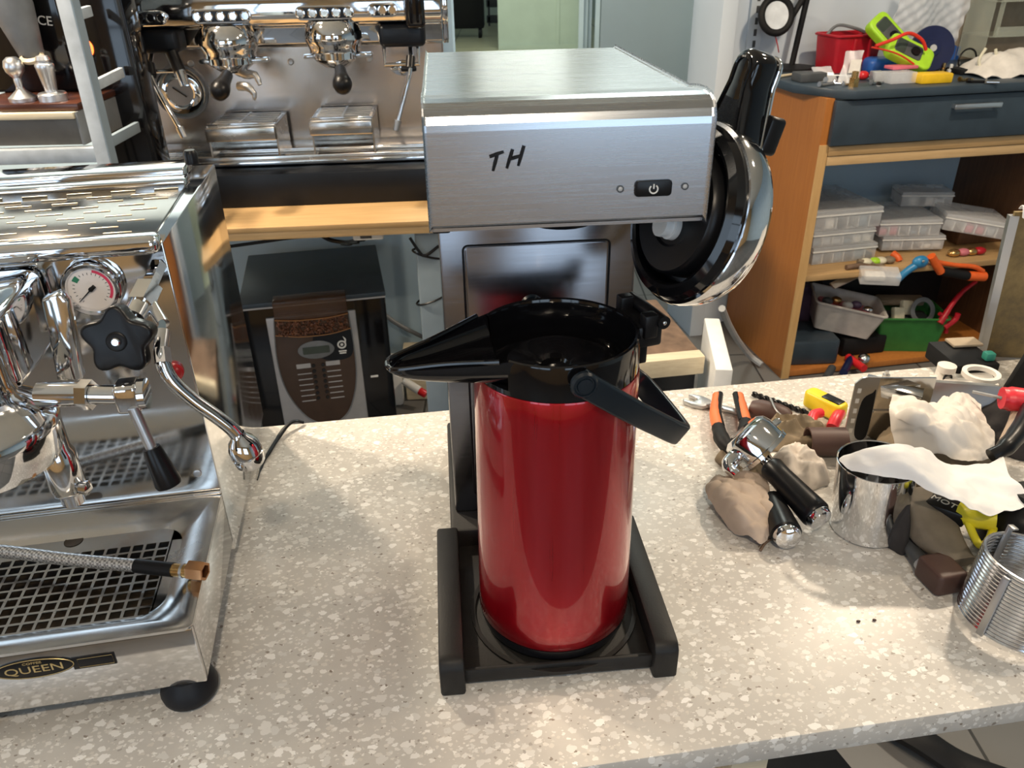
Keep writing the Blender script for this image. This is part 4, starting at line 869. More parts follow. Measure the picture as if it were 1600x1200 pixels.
h = B().box(0.425, 0.605, -0.046, -0.036, 1.008, 1.026, 0.004).box(0.432, 0.445, -0.04, -0.018, 1.010, 1.022).box(0.585, 0.598, -0.04, -0.018, 1.010, 1.022).done('drawer_handle', 'aluminium', dw)
B().box(0.012, 1.2, -0.004, 0.02, 0.868, 0.900, 0.002).done('rail', 'pine', C_)
B().box(0.012, 1.2, 0.0, 0.02, 0.834, 0.866, 0.002).done('rail', 'pine_edge', C_)
SZ = 0.428
B().box(0.008, 0.965, 0.004, 0.50, SZ - 0.022, SZ, 0.001).done('shelf', 'pine', C_)
B().box(0.008, 0.965, 0.004, 0.54, 0.006, 0.03, 0.001).done('bottom_board', 'orange_beech', C_)
B().box(0.008, 0.965, 0.53, 0.537, 0.03, 0.834).done('back_board', 'blue_wall', C_)
for x in (0.05, 0.9): B().box(x - 0.03, x + 0.03, 0.05, 0.5, 0, 0.006).done('foot_rail', 'dark_grey', C_)

def cthing(name, label, cat, loc, rz=0, group=None):     # a thing placed in cabinet coordinates
    p = mC @ Vector(loc); return thing(name, label, cat, p, cab_yaw + rz, group)
def csolo(b, name, mat, label, cat, group=None):         # one-mesh thing built in cabinet coordinates
    o = b.done(name, mat); o.matrix_world = mC; return tag(o, label, cat, group)
for n_, c_, r_ in (('lime_plastic', (0.38, 0.68, 0.03), 0.4), ('navy_plastic', (0.006, 0.012, 0.06), 0.3), ('blue_plastic', (0.02, 0.10, 0.38), 0.35), ('yellow_plastic', (0.80, 0.50, 0.015), 0.4), ('bin_red', (0.42, 0.008, 0.02), 0.4), ('lead_red', (0.65, 0.03, 0.015), 0.4), ('bin_green', (0.03, 0.17, 0.035), 0.45), ('pink_card', (0.72, 0.16, 0.22), 0.5), ('orange_grip', (0.80, 0.13, 0.02), 0.45), ('sky_blue', (0.03, 0.22, 0.45), 0.35), ('cardboard', (0.34, 0.27, 0.19), 0.8), ('offwhite', (0.70, 0.67, 0.62), 0.7), ('bin_white', (0.50, 0.47, 0.44), 0.5), ('pink_bits', (0.55, 0.16, 0.20), 0.6), ('cream_plastic', (0.72, 0.68, 0.52), 0.5), ('teal', (0.03, 0.24, 0.18), 0.5), ('purple_bag', (0.12, 0.08, 0.14), 0.3), ('lens_white', (0.74, 0.78, 0.82), 0.2)):
    plain(n_, c_, r_, var=0.1)
# slotted rail and magnifier lamp
p = CYp(1168, 60, 0.545); 
rl = cthing('shelf_rail', 'slotted white wall rail beside the ring lamp', 'rail', (p.x, 0.545, 0.9))
B().box(0, 0.055, 0, 0.014, 0, 1.2, 0.002).done('rail_body', 'white_wall', rl)
for i in range(30): B().box(0.022, 0.034, -0.0012, 0.0004, 0.02 + i * 0.04, 0.044 + i * 0.04).done('slot', 'dark_grey', rl)
p = CZ(1236, 108, TZ)
ml = cthing('magnifier_lamp', 'black ring magnifier lamp on a stand beside the red bin', 'lamp', (p.x, p.y, TZ))
B().lathe([(0, 0), (0.085, 0), (0.085, 0.010), (0.02, 0.016), (0, 0.016)], 28).done('base', 'matt_black', ml)
B().cyl((0, 0, 0.01), (0.035, 0, 0.36), 0.011, n=14).done('post', 'matt_black', ml)
q = CYp(1213, 24, p.y - 0.02) - Vector((p.x, p.y, TZ))
fr = frame(q, (0.05, -1, 0.25))
B(fr).torus(0.060, 0.013, 36, 10).done('ring', 'matt_black', ml)
B(fr).lathe([(0, -0.004), (0.052, -0.003), (0.052, 0.003), (0, 0.004)], 32).done('lens', 'lens_white', ml)
B().tube(smooth([q + Vector((0.03, 0, -0.05)), q + Vector((0.06, 0.01, -0.02)), q + Vector((0.12, 0.02, 0.08)), q + Vector((0.16, 0.02, 0.2))], 5), 0.011, 10).done('arm', 'matt_black', ml)
B().tube(smooth([q + Vector((0.0, -0.01, -0.066)), q + Vector((0.02, 0.0, -0.10)), q + Vector((0.04, 0.02, -0.13))], 4), 0.002, 6).done('cord', 'red_plastic', ml)
# red storage bin
a = CYp(1285, 92, 0.36); a.x += 0.03
rb = CYp(1322, 88, 0.40)
t = cthing('red_bin', 'open red plastic storage bin on the dark cabinet top', 'bin', (rb.x, 0.40, TZ), 4)
def bin_(t, w, d, h, mat, th=0.004, flare=1.12):
    lo = rrect(w / flare, d / flare, 0.012, 3); hi = rrect(w, d, 0.014, 3); li = rrect(w - 2 * th, d - 2 * th, 0.012, 3); lb = rrect(w / flare - 2 * th, d / flare - 2 * th, 0.01, 3)
    o = B().loft([[(x, y, 0) for x, y in lo], [(x, y, h) for x, y in hi], [(x, y, h) for x, y in li], [(x, y, th) for x, y in lb]]).done('bin_body', mat, t, ang=50)
    B().tube([(x, y, h) for x, y in rrect(w + 0.006, d + 0.006, 0.016, 3)], 0.005, 6, closed=True).done('bin_rim', mat, t); return o
bin_(t, 0.195, 0.14, 0.125, 'bin_red')
for x in (-0.03, 0.035): B().box(x, x + 0.012, -0.078, -0.062, 0.01, 0.115, 0.003).done('rib', 'bin_red', t)
# cable tangle in red bin
t2 = csolo(B().tube(smooth([(a.x + 0.0, 0.43, TZ + 0.105), (a.x + 0.06, 0.45, TZ + 0.15), (a.x + 0.13, 0.44, TZ + 0.14), (a.x + 0.19, 0.45, TZ + 0.12)], 6), 0.006, 6), 'cable_bundle', 'grey_rubber', 'grey cable coming out of the red storage bin', 'cable')
# clear bags
def bag(px0, py0, px1, py1, y, lean, label, lab=None, h=None):
    p = CYp(px0, py0, y); q = CYp(px1, py1, y); w = abs(q.x - p.x); hh = abs(q.z - p.z)
    t = cthing('parts_bag', label, 'bag', ((p.x + q.x) / 2, y, TZ + 0.001))
    rn = random.Random(int(px0))
    def fn(u, v): return ((u - 0.5) * w * (1 - 0.12 * v) + lean * v, 0.012 * math.sin(PI * u) * (1 - v) * -1 + 0.05 * v + 0.004 * math.sin(9 * u + 7 * v), v * hh * 1.0)
    B().sheet(fn, 10, 10, 0.004).done('bag_film', 'clear_bag', t)
    if lab: B().sheet(lambda u, v: ((u - 0.5) * w * 0.55 + lean * (0.35 + 0.4 * v), -0.020 + 0.05 * (0.35 + 0.4 * v), hh * (0.35 + 0.4 * v)), 3, 3, 0.001).done('paper_label', 'offwhite', t)
    return t
bag(1312, 112, 1352, 62, 0.10, 0.04, 'clear zip bag with a paper label leaning on the red bin', True)
bag(1278, 112, 1315, 90, 0.16, 0.0, 'crumpled clear bag in front of the red bin')
# boxes and parts along the front of the top
def cbox(px0, px1, pyb, h, d, mat, name, label, cat, bev=0.003, rz=0, yb=None):
    p = CZ(px0, pyb, TZ); q = CZ(px1, pyb, TZ); w = (q - p).length; mid = (p + q) / 2
    t = csolo(B(TR(mid.x, mid.y + d / 2, TZ) @ RZ(rz)).box(-w / 2, w / 2, -d / 2, d / 2, 0.0003, h, bev), name, mat, label, cat); return t
cbox(1248, 1294, 129, 0.030, 0.07, 'dark_grey', 'grey_box', 'flat dark grey box at the left front of the cabinet top', 'box', 0.004)
cbox(1435, 1492, 131, 0.032, 0.06, 'yellow_plastic', 'yellow_box', 'bright yellow plastic box on the front of the cabinet top', 'box', 0.005)
cbox(1388, 1434, 131, 0.036, 0.06, 'clear_plastic', 'clear_box', 'clear box with pink card beside the yellow box', 'box', 0.002)
p = CZ(1411, 126, TZ); csolo(B(TR(p.x, p.y + 0.02, TZ + 0.037) @ RZ(4)).box(-0.05, 0.05, -0.02, 0.03, 0, 0.010, 0.001), 'pink_card', 'pink_card', 'pink printed card lying on the clear box', 'card')
p = CZ(1375, 128, TZ); csolo(B(TR(p.x, p.y + 0.02, TZ)).box(-0.02, 0.02, -0.02, 0.02, 0, 0.032, 0.002), 'plastic_cube', 'grey_plastic', 'small pale grey cube between brass fitting and pink card', 'cube')
p = CZ(1384, 116, TZ); csolo(B(TR(p.x, p.y + 0.03, TZ)).prism([(x, y) for x, y in rrect(0.14, 0.09, 0.035, 6)], 0, 0.055, bev=0.018, seg=4), 'blue_case', 'blue_plastic', 'rounded blue plastic case below the green meter', 'case')
p = CZ(1336, 136, TZ)
t = cthing('brass_fitting', 'brass hexagon fitting on the front edge of the cabinet top', 'fitting', (p.x, p.y + 0.012, TZ))
B().lathe([(0, 0), (0.017, 0), (0.017, 0.028), (0, 0.028)], 6).done('hexagon', 'brass', t); B().lathe([(0.011, 0.028), (0.011, 0.048), (0.007, 0.048), (0.007, 0.03)], 18).done('thread', 'brass', t)
p = CZ(1352, 126, TZ); csolo(B(TR(p.x, p.y + 0.02, TZ)).ell((0, 0, 0.015), 0.022, 0.016, 0.015, 10), 'red_stopper', 'red_plastic', 'small red cap behind the brass fitting', 'cap')
p = CZ(1308, 112, TZ); csolo(B(TR(p.x, p.y + 0.02, TZ)).lathe([(0, 0), (0.024, 0), (0.022, 0.022), (0.010, 0.026), (0.009, 0.05), (0.014, 0.052), (0.012, 0.064), (0, 0.066)], 16), 'stopper', 'satin_black', 'black knob standing before the labelled clear bag', 'knob')
rn = random.Random(5)
# small loose metal parts
def screw_(px, py, L, ang, mat, label, cat, name, r=0.005):
    p = CZ(px, py, TZ); d = Vector((math.cos(R(ang)), math.sin(R(ang)), 0)) * L
    csolo(B().cyl(p + Vector((0, 0, r + 0.0005)), p + d + Vector((0, 0, r + 0.0005)), r, r * 0.8, n=10).cyl(p + Vector((0, 0, r * 1.9)) - d * 0.12, p + Vector((0, 0, r * 1.9)), r * 1.8, n=6), name, mat, label, cat)
for px, py, L, ang, mat, label, cat, name in (
    (1216, 122, 0.10, 25, 'pale_board', 'pale wooden stick at the left end of the cabinet top', 'stick', 'wooden_stick'),
    (1282, 136, 0.07, 20, 'dull_steel', 'steel bolt at the left front of the cabinet top', 'bolt', 'bolt'),
    (1290, 128, 0.11, 55, 'aluminium', 'thin metal rod leaning over the grey box', 'rod', 'rod'),
    (1303, 133, 0.03, -20, 'chrome', 'shiny chrome nut left of the brass fitting', 'nut', 'nut'),
    (1318, 135, 0.025, 10, 'aluminium', 'pale metal plug beside the brass fitting', 'plug', 'plug'),
    (1300, 121, 0.16, -14, 'aluminium', 'long thin screwdriver shaft behind the brass fitting', 'screwdriver', 'screwdriver'),
    (1362, 133, 0.05, 12, 'dull_steel', 'small steel bolt right of the brass fitting', 'bolt', 'bolt'),
    (1372, 136, 0.022, 60, 'chrome', 'little chrome ferrule near the front edge of the cabinet top', 'ferrule', 'ferrule'),
    (1500, 128, 0.05, 5, 'brass', 'short brass tube right of the yellow box', 'tube', 'tube'),
    (1515, 130, 0.09, -18, 'satin_black', 'black marker lying at the front of the cabinet top', 'marker', 'marker'),
    (1540, 131, 0.04, -25, 'chrome', 'bright chrome screw near the marker', 'screw', 'screw')):
    screw_(px, py, L, ang, mat, label, cat, name)
# lime multimeters with test leads
def meter(px, py, y, ry, rx, label):
    p = CYp(px, py, y)
    t = cthing('multimeter', label, 'multimeter', tuple(p)); t.rotation_euler = (RZ(cab_yaw) @ RX(rx) @ RZ(ry)).to_euler()
    B().prism(rrect(0.090, 0.165, 0.024, 5), -0.020, 0.018, bev=0.007, seg=3).done('meter_body', 'lime_plastic', t)
    f = B().prism(rrect(0.056, 0.100, 0.010, 4, 0, 0.012), 0.018, 0.021, bev=0.001).done('meter_face', 'dark_grey', t)
    B().prism(rrect(0.052, 0.034, 0.003, 2, 0, 0.040), 0.021, 0.022).done('screen', 'lcd', f)
    B().lathe([(0.017, 0.021), (0.016, 0.027), (0, 0.027)], 18, TR(0, -0.012, 0)).done('dial_knob', 'satin_black', f)
meter(1388, 56, 0.28, 38, 58, 'lime multimeter lying tilted on the rim of the red bin')
meter(1420, 84, 0.17, 58, 50, 'lime multimeter lower down beside the navy disc')
for i, (pp, lab) in enumerate((([(1368, 72), (1395, 62), (1420, 52), (1440, 62), (1447, 78)], 'red test lead looping above the lower lime meter'), ([(1362, 74), (1390, 80), (1410, 88), (1428, 100)], 'thin orange-red test lead crossing the lower lime meter'))):
    csolo(B().tube(smooth([CYp(x, y, 0.135 - 0.01 * i) for x, y in pp], 6), 0.006 if i == 0 else 0.003, 8), 'test_lead', 'lead_red', lab, 'test lead')
# navy disc, blue spool, bubble wrap, panels
p = CYp(1456, 76, 0.30)
t = cthing('navy_reel', 'navy blue round reel standing behind the yellow box', 'reel', (p.x, 0.30, p.z))
fr = frame((0, 0, 0), (-0.25, -1, 0.30))
B(fr).lathe([(0, -0.01), (0.078, -0.01), (0.080, 0.0), (0.078, 0.008), (0.03, 0.006), (0.028, 0.012), (0.0, 0.012)], 36).done('flange', 'navy_plastic', t)
B(fr).lathe([(0.012, 0.012), (0.012, 0.015), (0, 0.015)], 16).done('hub', 'grey_plastic', t)
B(fr).lathe([(0, -0.07), (0.05, -0.07), (0.05, -0.01)], 28).done('core', 'navy_plastic', t)
p = CZ(1487, 92, TZ); csolo(B(TR(p.x, p.y, TZ)).lathe([(0, 0), (0.03, 0), (0.03, 0.05), (0.012, 0.055), (0.012, 0.08), (0, 0.08)], 18), 'blue_bottle', 'blue_plastic', 'small blue bottle beside the navy reel', 'bottle')
a = CYp(1395, 70, 0.42); c = CYp(1500, 70, 0.42)
t = csolo(B().sheet(lambda u, v: (a.x + (c.x - a.x) * (u * (1 - 0.1 * v) + 0.05 * v + 0.01 * math.sin(12 * v)), 0.46 - 0.05 * v + 0.02 * math.sin(9 * u + 3 * v) + 0.006 * math.sin(40 * u) * math.sin(40 * v), TZ + 0.002 + 0.33 * v), 40, 36, 0.004), 'bubble_wrap', 'clear_bag', 'sheet of clear bubble wrap standing behind the navy reel', 'bubble wrap')
a = CYp(1500, 60, 0.52)
csolo(B().box(a.x, a.x + 0.8, 0.525, 0.545, TZ + 0.001, TZ + 0.6), 'cardboard_panel', 'cardboard', 'brown cardboard panel leaning on the wall behind the clear rack', 'panel')
a = CYp(1520, 98, 0.40)
t = cthing('acrylic_rack', 'clear acrylic tray rack at the right end of the cabinet top', 'rack', (a.x, 0.36, TZ))
B().box(0, 0.006, 0, 0.14, 0.02, 0.45).done('rack_side', 'clear_acrylic', t); B().box(0.025, 0.03, -0.02, 0.0, 0.10, 0.45).done('rack_edge', 'clear_acrylic', t)
for z in (0.10, 0.22, 0.34):
    B().box(0.0, 0.5, -0.02, 0.14, z, z + 0.005).done('tray', 'clear_acrylic', t); B().box(0.02, 0.5, -0.022, -0.018, z, z + 0.035).done('tray_front', 'clear_acrylic', t)
B().box(0.06, 0.45, 0.01, 0.13, 0.226, 0.25, 0.004).done('tray_content', 'dark_grey', t); B().box(0.10, 0.45, 0.01, 0.13, 0.346, 0.39, 0.004).done('tray_content', 'matt_black', t)
# glasses / dark ring, white tweezers, bagged parts at the right
p = CYp(1512, 90, 0.25)
csolo(B().tube([(p.x + 0.035 * math.cos(2 * PI * i / 24), 0.25, TZ + 0.04 + 0.036 * math.sin(2 * PI * i / 24)) for i in range(24)], 0.0035, 6, closed=True), 'black_ring', 'satin_black', 'thin black ring standing left of the white tweezers', 'ring')
p = CYp(1540, 108, 0.14)
csolo(B().tube(smooth([(p.x - 0.02, 0.14, TZ + 0.09), (p.x - 0.035, 0.14, TZ + 0.05), (p.x - 0.01, 0.14, TZ + 0.012), (p.x + 0.02, 0.14, TZ + 0.012), (p.x + 0.035, 0.14, TZ + 0.045), (p.x + 0.02, 0.14, TZ + 0.085)], 5), 0.005, 8), 'white_tongs', 'cream_plastic', 'cream forked tongs standing up on the cabinet top', 'tongs')
p = CZ(1520, 113, TZ); csolo(B(TR(p.x, p.y, TZ) @ RZ(6)).box(-0.09, 0.09, -0.04, 0.04, 0, 0.018, 0.003), 'dark_tablet', 'matt_black', 'flat black case with a bright edge right of the yellow box', 'case')
p = CZ(1598, 118, TZ)
csolo(B(TR(p.x, p.y + 0.06, TZ)).sheet(lambda u, v: ((u - 0.5) * 0.36, (v - 0.5) * 0.2, 0.004 + 0.075 * math.sin(PI * u) ** 0.6 * math.sin(PI * v) ** 0.6 + 0.008 * math.sin(20 * u + 5 * v)), 16, 10, 0.003), 'plastic_bag', 'offwhite', 'crumpled pale plastic bag at the right end of the cabinet top', 'bag')
for i in range(6):
    p = CZ(1462 + i * 11, 110 + (i % 3) * 2, TZ)
    csolo(B(TR(p.x, p.y, TZ) @ RZ(i * 40)).lathe([(0, 0.001), (0.012, 0.001), (0.012, 0.012), (0.006, 0.014), (0.006, 0.03), (0, 0.03)], 6), 'fitting', ('dull_steel', 'brass', 'white_plastic')[i % 3], ('leftmost steel', 'second, brass', 'third, white', 'fourth, steel', 'fifth, brass', 'rightmost white')[i] + ' fitting in the row behind the yellow box', 'fitting', 'loose fittings behind the yellow box')

# ------------------------------------------------------------------ middle shelf: parts organisers and tools
def organiser(px0, pyb, w, d, h, rz, z, label, y=None, rx=0, pink=0):
    p = CYp(px0, pyb, y)
    t = cthing('parts_organiser', label, 'organiser', (p.x, y, z), rz, 'clear parts organisers'); t.rotation_euler.x = R(rx)
    B().box(0, w, 0, d, 0, h * 0.72, 0.004).done('case', 'clear_plastic', t)
    l = B().box(-0.002, w + 0.002, -0.002, d, h * 0.73, h, 0.005).done('lid', 'clear_plastic', t)
    B().box(-0.003, w + 0.003, -0.003, 0.004, h * 0.70, h * 0.78, 0.001).done('lid_edge', 'white_plastic', l)
    for i in range(1, 6): B().box(w * i / 6 - 0.0015, w * i / 6 + 0.0015, 0.004, d - 0.004, 0.003, h * 0.70).done('divider', 'white_plastic', t)
    r_ = random.Random(int(px0 + pyb))
    for i in range(6):
        if r_.random() < 0.75:
            mt = 'pink_bits' if i < pink else r_.choice(['dark_grey', 'grey_plastic', 'leg_paint', 'offwhite'])
            B().box(w * (i + 0.15) / 6, w * (i + 0.85) / 6, 0.008, d * 0.6, 0.004, h * r_.uniform(0.3, 0.62), 0.003).done('sorted_parts', mt, t)
    return t
organiser(1268, 412, 0.270, 0.30, 0.068, 2, SZ + 0.001, 'clear parts organiser, lowest of the stack of three', 0.10)
organiser(1270, 380, 0.258, 0.30, 0.062, 2, SZ + 0.070, 'clear parts organiser, middle of the stack of three', 0.10)
organiser(1275, 345, 0.275, 0.32, 0.078, 2, SZ + 0.133, 'clear parts organiser, topmost of the stack of three', 0.10)
organiser(1378, 385, 0.245, 0.25, 0.058, -9, SZ + 0.012, 'clear parts organiser, lower of the middle pair', 0.16)
organiser(1376, 352, 0.240, 0.25, 0.066, -9, SZ + 0.071, 'clear parts organiser with pink parts, upper of the middle pair', 0.16, pink=2)
tt_ = organiser(1468, 372, 0.240, 0.20, 0.066, -20, SZ + 0.095, 'clear parts organiser with pink parts tilted at the right of the shelf', 0.12, pink=4)
tt_.rotation_euler.y = R(8)
organiser(1405, 330, 0.20, 0.12, 0.060, -14, SZ + 0.139, 'small clear organiser lying behind the middle pair', 0.30)
# support block hidden below the tilted organiser
p = CYp(1500, 395, 0.22); csolo(B(TR(p.x, 0.22, SZ)).box(-0.06, 0.16, -0.04, 0.08, 0.0005, 0.075, 0.006), 'brown_parts_box', 'dark_brown_wood', 'dark brown box under the tilted organiser', 'box')
def S(px, py, y): return CYp(px, py, y)
def stool(name, pts, r, mat, label, cat, parent=None, k=5):
    o = B().tube(smooth(pts, k), r, 10).done(name, mat, parent)
    if parent is None: o.matrix_world = mC; tag(o, label, cat)
    return o
yf = 0.03
csolo(B(frame(S(1300, 447, yf - 0.02), S(1352, 423, yf + 0.03) - S(1300, 447, yf - 0.02))).box(-0.014, 0.014, -0.003, 0.003, 0, (S(1352, 423, yf + 0.03) - S(1300, 447, yf - 0.02)).length), 'steel_ruler', 'aluminium', 'steel ruler sticking out over the shelf edge', 'ruler')
p = S(1368, 440, -0.01)
t = cthing('clear_case', 'small clear case overhanging the shelf front', 'case', (p.x, -0.02, SZ - 0.03), -20); t.rotation_euler.x = R(14)
B().box(-0.07, 0.07, -0.035, 0.035, 0, 0.04, 0.004).done('case_body', 'clear_plastic', t); B().box(-0.05, 0.02, -0.02, 0.02, 0.006, 0.028, 0.004).done('contents', 'offwhite', t)
stool('shelf_pliers', [S(1322, 418, yf), S(1350, 415, yf), S(1385, 425, yf - 0.02), S(1402, 432, yf - 0.02)], 0.010, 'rust_brown', 'brown handled pliers lying on the shelf front', 'pliers')
stool('brown_tool', [S(1340, 408, yf + 0.03), S(1365, 412, yf + 0.02), S(1400, 425, yf)], 0.009, 'old_wood', 'second brown tool lying behind the brown pliers', 'tool')
t = cthing('blue_stripper', 'bright blue plastic tool on the shelf front', 'tool', (0, 0, 0))
t.matrix_world = mC
B().tube(smooth([S(1402, 437, yf - 0.03), S(1415, 425, yf - 0.03), S(1430, 415, yf - 0.03)], 4), 0.014, 10).done('grip', 'sky_blue', t)
B().ell(S(1438, 409, yf - 0.03), 0.032, 0.02, 0.024, 12).done('head', 'sky_blue', t)
B().ell(S(1443, 408, yf - 0.055), 0.006, 0.004, 0.006, 8).done('pin', 'chrome', t)
t = cthing('hand_saw', 'orange and black hand saw hanging over the shelf front', 'saw', (0, 0, 0)); t.matrix_world = mC
B().tube(smooth([S(1455, 400, yf - 0.03), S(1462, 412, yf - 0.03), S(1470, 425, yf - 0.03)], 4), 0.016, 10).done('grip', 'orange_grip', t)
B().tube(smooth([S(1458, 408, yf - 0.03), S(1490, 414, yf - 0.03), S(1522, 417, yf - 0.03), S(1536, 424, yf - 0.03)], 4), 0.009, 10).done('bow', 'orange_grip', t)
B().tube([S(1472, 424, yf - 0.03), S(1512, 431, yf - 0.03)], 0.018, 12).done('sleeve', 'matt_black', t)
B().tube([S(1512, 431, yf - 0.03), S(1538, 432, yf - 0.03)], 0.019, 12).done('end_grip', 'orange_grip', t)
stool('orange_handle', [S(1395, 396, 0.10), S(1402, 402, 0.08), S(1405, 408, 0.07)], 0.014, 'orange_grip', 'short orange handle poking out below the organisers', 'handle')
for i, (px, py, mt) in enumerate(((1355, 400, 'cream_plastic'), (1368, 403, 'lime_plastic'), (1378, 398, 'cream_plastic'), (1390, 404, 'old_wood'))):
    p = S(px, py, 0.06); csolo(B(TR(p.x, 0.06, SZ)).ell((0, 0, 0.014), 0.024, 0.02, 0.0135, 8), 'loose_plug', mt, ('leftmost cream', 'lime green', 'second cream', 'brown')[i] + ' plug heaped on the shelf below the organisers', 'plug', 'plugs heaped on the shelf')
for i, (px, py, mt) in enumerate(((1490, 398, 'brass'), (1503, 402, 'pink_bits'), (1515, 402, 'brass'), (1527, 404, 'bin_red'))):
    p = S(px, py, 0.07); csolo(B(TR(p.x, 0.07, SZ)).ell((0, 0, 0.015), 0.026, 0.02, 0.0145, 8), 'loose_part', mt, ('leftmost brass', 'pink', 'second brass', 'red')[i] + ' loose part under the tilted organiser', 'part', 'parts under the tilted organiser')

# ------------------------------------------------------------------ bottom shelf
FZ = 0.03
p = S(1330, 536, 0.05)
t = cthing('white_tub', 'angled off-white tub of parts on the lower shelf', 'tub', (p.x, 0.16, FZ + 0.10), -22); t.rotation_euler.y = R(10)
bin_(t, 0.27, 0.20, 0.115, 'bin_white', flare=1.25)
B().box(-0.10, 0.10, -0.07, 0.07, 0.02, 0.085, 0.01).done('tub_contents', 'pink_bits', t)
for i in range(5): B().ell((-0.08 + 0.04 * i, -0.02 + 0.03 * (i % 2), 0.10), 0.022, 0.018, 0.016, 8).done('loose_piece', ('dark_grey', 'brass', 'offwhite', 'purple_bag', 'chrome')[i], t)
p = S(1320, 560, 0.16); csolo(B(TR(p.x, 0.16, FZ)).box(-0.08, 0.11, -0.09, 0.09, 0.0005, 0.078, 0.008), 'support_case', 'matt_black', 'black case under the off-white tub', 'case')
p = S(1425, 560, 0.04)
t = cthing('green_tub', 'green plastic tub full of cable and fittings', 'tub', (p.x, 0.14, FZ + 0.001), -14)
bin_(t, 0.27, 0.19, 0.150, 'bin_green', flare=1.18)
B().box(-0.10, 0.10, -0.07, 0.07, 0.01, 0.12, 0.01).done('tub_contents', 'dark_grey', t)
for i, (x, y, z) in enumerate(((-0.04, -0.03, 0.14), (0.01, 0.02, 0.15))): B(TR(x, y, z) @ RX(62) @ RY(20)).box(-0.03, 0.02, -0.03, 0.03, -0.012, 0.012, 0.004).done('cream_block', 'cream_plastic', t)
for r in (0.040, 0.046, 0.052): B(TR(0.055, -0.02, 0.155) @ RX(66) @ RY(14)).torus(r, 0.004, 28, 6).done('cable_coil', 'grey_rubber', t)
B(TR(-0.02, 0.05, 0.165) @ RX(10)).box(-0.09, 0.10, -0.02, 0.03, -0.01, 0.018, 0.008).done('grey_profile', 'old_wood', t)
p = S(1275, 570, 0.03); csolo(B(TR(p.x, 0.13, FZ) @ RZ(-8)).prism(rrect(0.20, 0.2, 0.02), 0.0005, 0.105, bev=0.01), 'power_tool_case', 'slate_laminate', 'dark blue-grey tool case at the left of the lower shelf', 'case')
for i, (x0_, y0_, x1_, y1_, mt, lb) in enumerate(((1318, 582, 1330, 560, 'navy_plastic', 'dark blue tube on the lower shelf'), (1325, 558, 1350, 576, 'red_plastic', 'red tube lying on the lower shelf'), (1290, 592, 1300, 575, 'dark_grey', 'dark grey tube at the front of the lower shelf'))):
    z_ = FZ + 0.016; a = CZ(x0_, y0_, z_); b_ = CZ(x1_, y1_, z_); csolo(B().cyl(a, b_, 0.0155, n=14), 'loose_tube', mt, lb, 'tube')
p = CZ(1350, 560, FZ + 0.02); csolo(B(TR(p.x, p.y, FZ)).ell((0, 0, 0.020), 0.024, 0.024, 0.0195, 10), 'steel_ball_knob', 'chrome', 'shiny steel knob behind the red tube', 'knob')
csolo(B().tube(smooth([S(1468, 505, 0.02), S(1478, 490, 0.03), S(1490, 472, 0.05), S(1505, 455, 0.08), S(1525, 440, 0.10)], 5), [0.014, 0.012, 0.010, 0.010, 0.009, 0.008], 10).tube(smooth([S(1476, 512, 0.02), S(1492, 500, 0.02), S(1497, 490, 0.02)], 4), 0.011, 8).tube(smooth([S(1468, 490, 0.03), S(1480, 500, 0.03), S(1478, 520, 0.03)], 4), 0.008, 8), 'red_clamp', 'bin_red', 'dark red lever clamp leaning in the lower shelf', 'clamp')
p = S(1400, 470, 0.3); csolo(B(TR(0.55, 0.40, FZ)).box(-0.27, 0.30, -0.09, 0.11, 0.0005, 0.26, 0.01), 'black_tool_bag', 'matt_black', 'large black tool bag at the back of the lower shelf', 'bag')
csolo(B(TR(0.16, 0.36, FZ)).box(-0.12, 0.07, -0.10, 0.12, 0.0005, 0.24, 0.02), 'purple_bag', 'purple_bag', 'dark purple bag at the back left of the lower shelf', 'bag')

# ------------------------------------------------------------------ trolley behind the counter, white post
p = at(1020, 560, -0.35); 
t = thing('low_trolley', 'low trolley with a rusty brown top and pale wooden front edge', 'trolley', (0, 0, 0))
zt = -0.38
a = at(985, 570, zt); c = at(1108, 555, zt); e = at(1060, 505, zt)
mt_ = TR(*a) @ RZ(9)
L_ = (c - a).length * 0.93
B(mt_).box(-0.35, L_, 0.045, 0.42, -0.05, 0.0, 0.004).done('top_plate', 'rust_brown', t)
B(mt_).box(-0.35, L_, 0.0, 0.045, -0.05, 0.004, 0.003).done('front_board', 'pale_board', t)
B(mt_).box(-0.33, L_ - 0.01, 0.03, 0.40, FLOOR - zt + 0.06, -0.0502, 0.004).done('drawer_box', 'plinth_black', t)
for x in (-0.30, L_ - 0.05):
    for y in (0.07, 0.36): B(mt_).cyl((x - 0.012, y, FLOOR - zt + 0.031), (x + 0.012, y, FLOOR - zt + 0.031), 0.03, n=16).done('wheel', 'rubber', t)
ua = at(1127, 578, -0.40); ub = at(1110, 488, -0.38)
zt2 = -0.36
a = at(1118, 577, zt2); c = at(1144, 575, zt2); d = at(1100, 495, zt2); w = (c - a).length
mu = TR(*a) @ RZ(math.degrees(math.atan2(-(d.x - a.x), d.y - a.y)))
o = B(mu).box(0, w, 0, (d - a).length * 0.98, FLOOR - zt2, 0, 0.004).done('white_pedestal', 'white_plastic'); tag(o, 'narrow white pedestal standing beside the low trolley', 'pedestal')
cable('floor_pipe', [at(1128, 482, -0.45), at(1140, 510, -0.6), at(1155, 535, -0.75), at(1172, 556, -0.86), at(1190, 570, -0.885)], 0.012, 'grey_plastic', 'grey pipe running down behind the white pedestal')
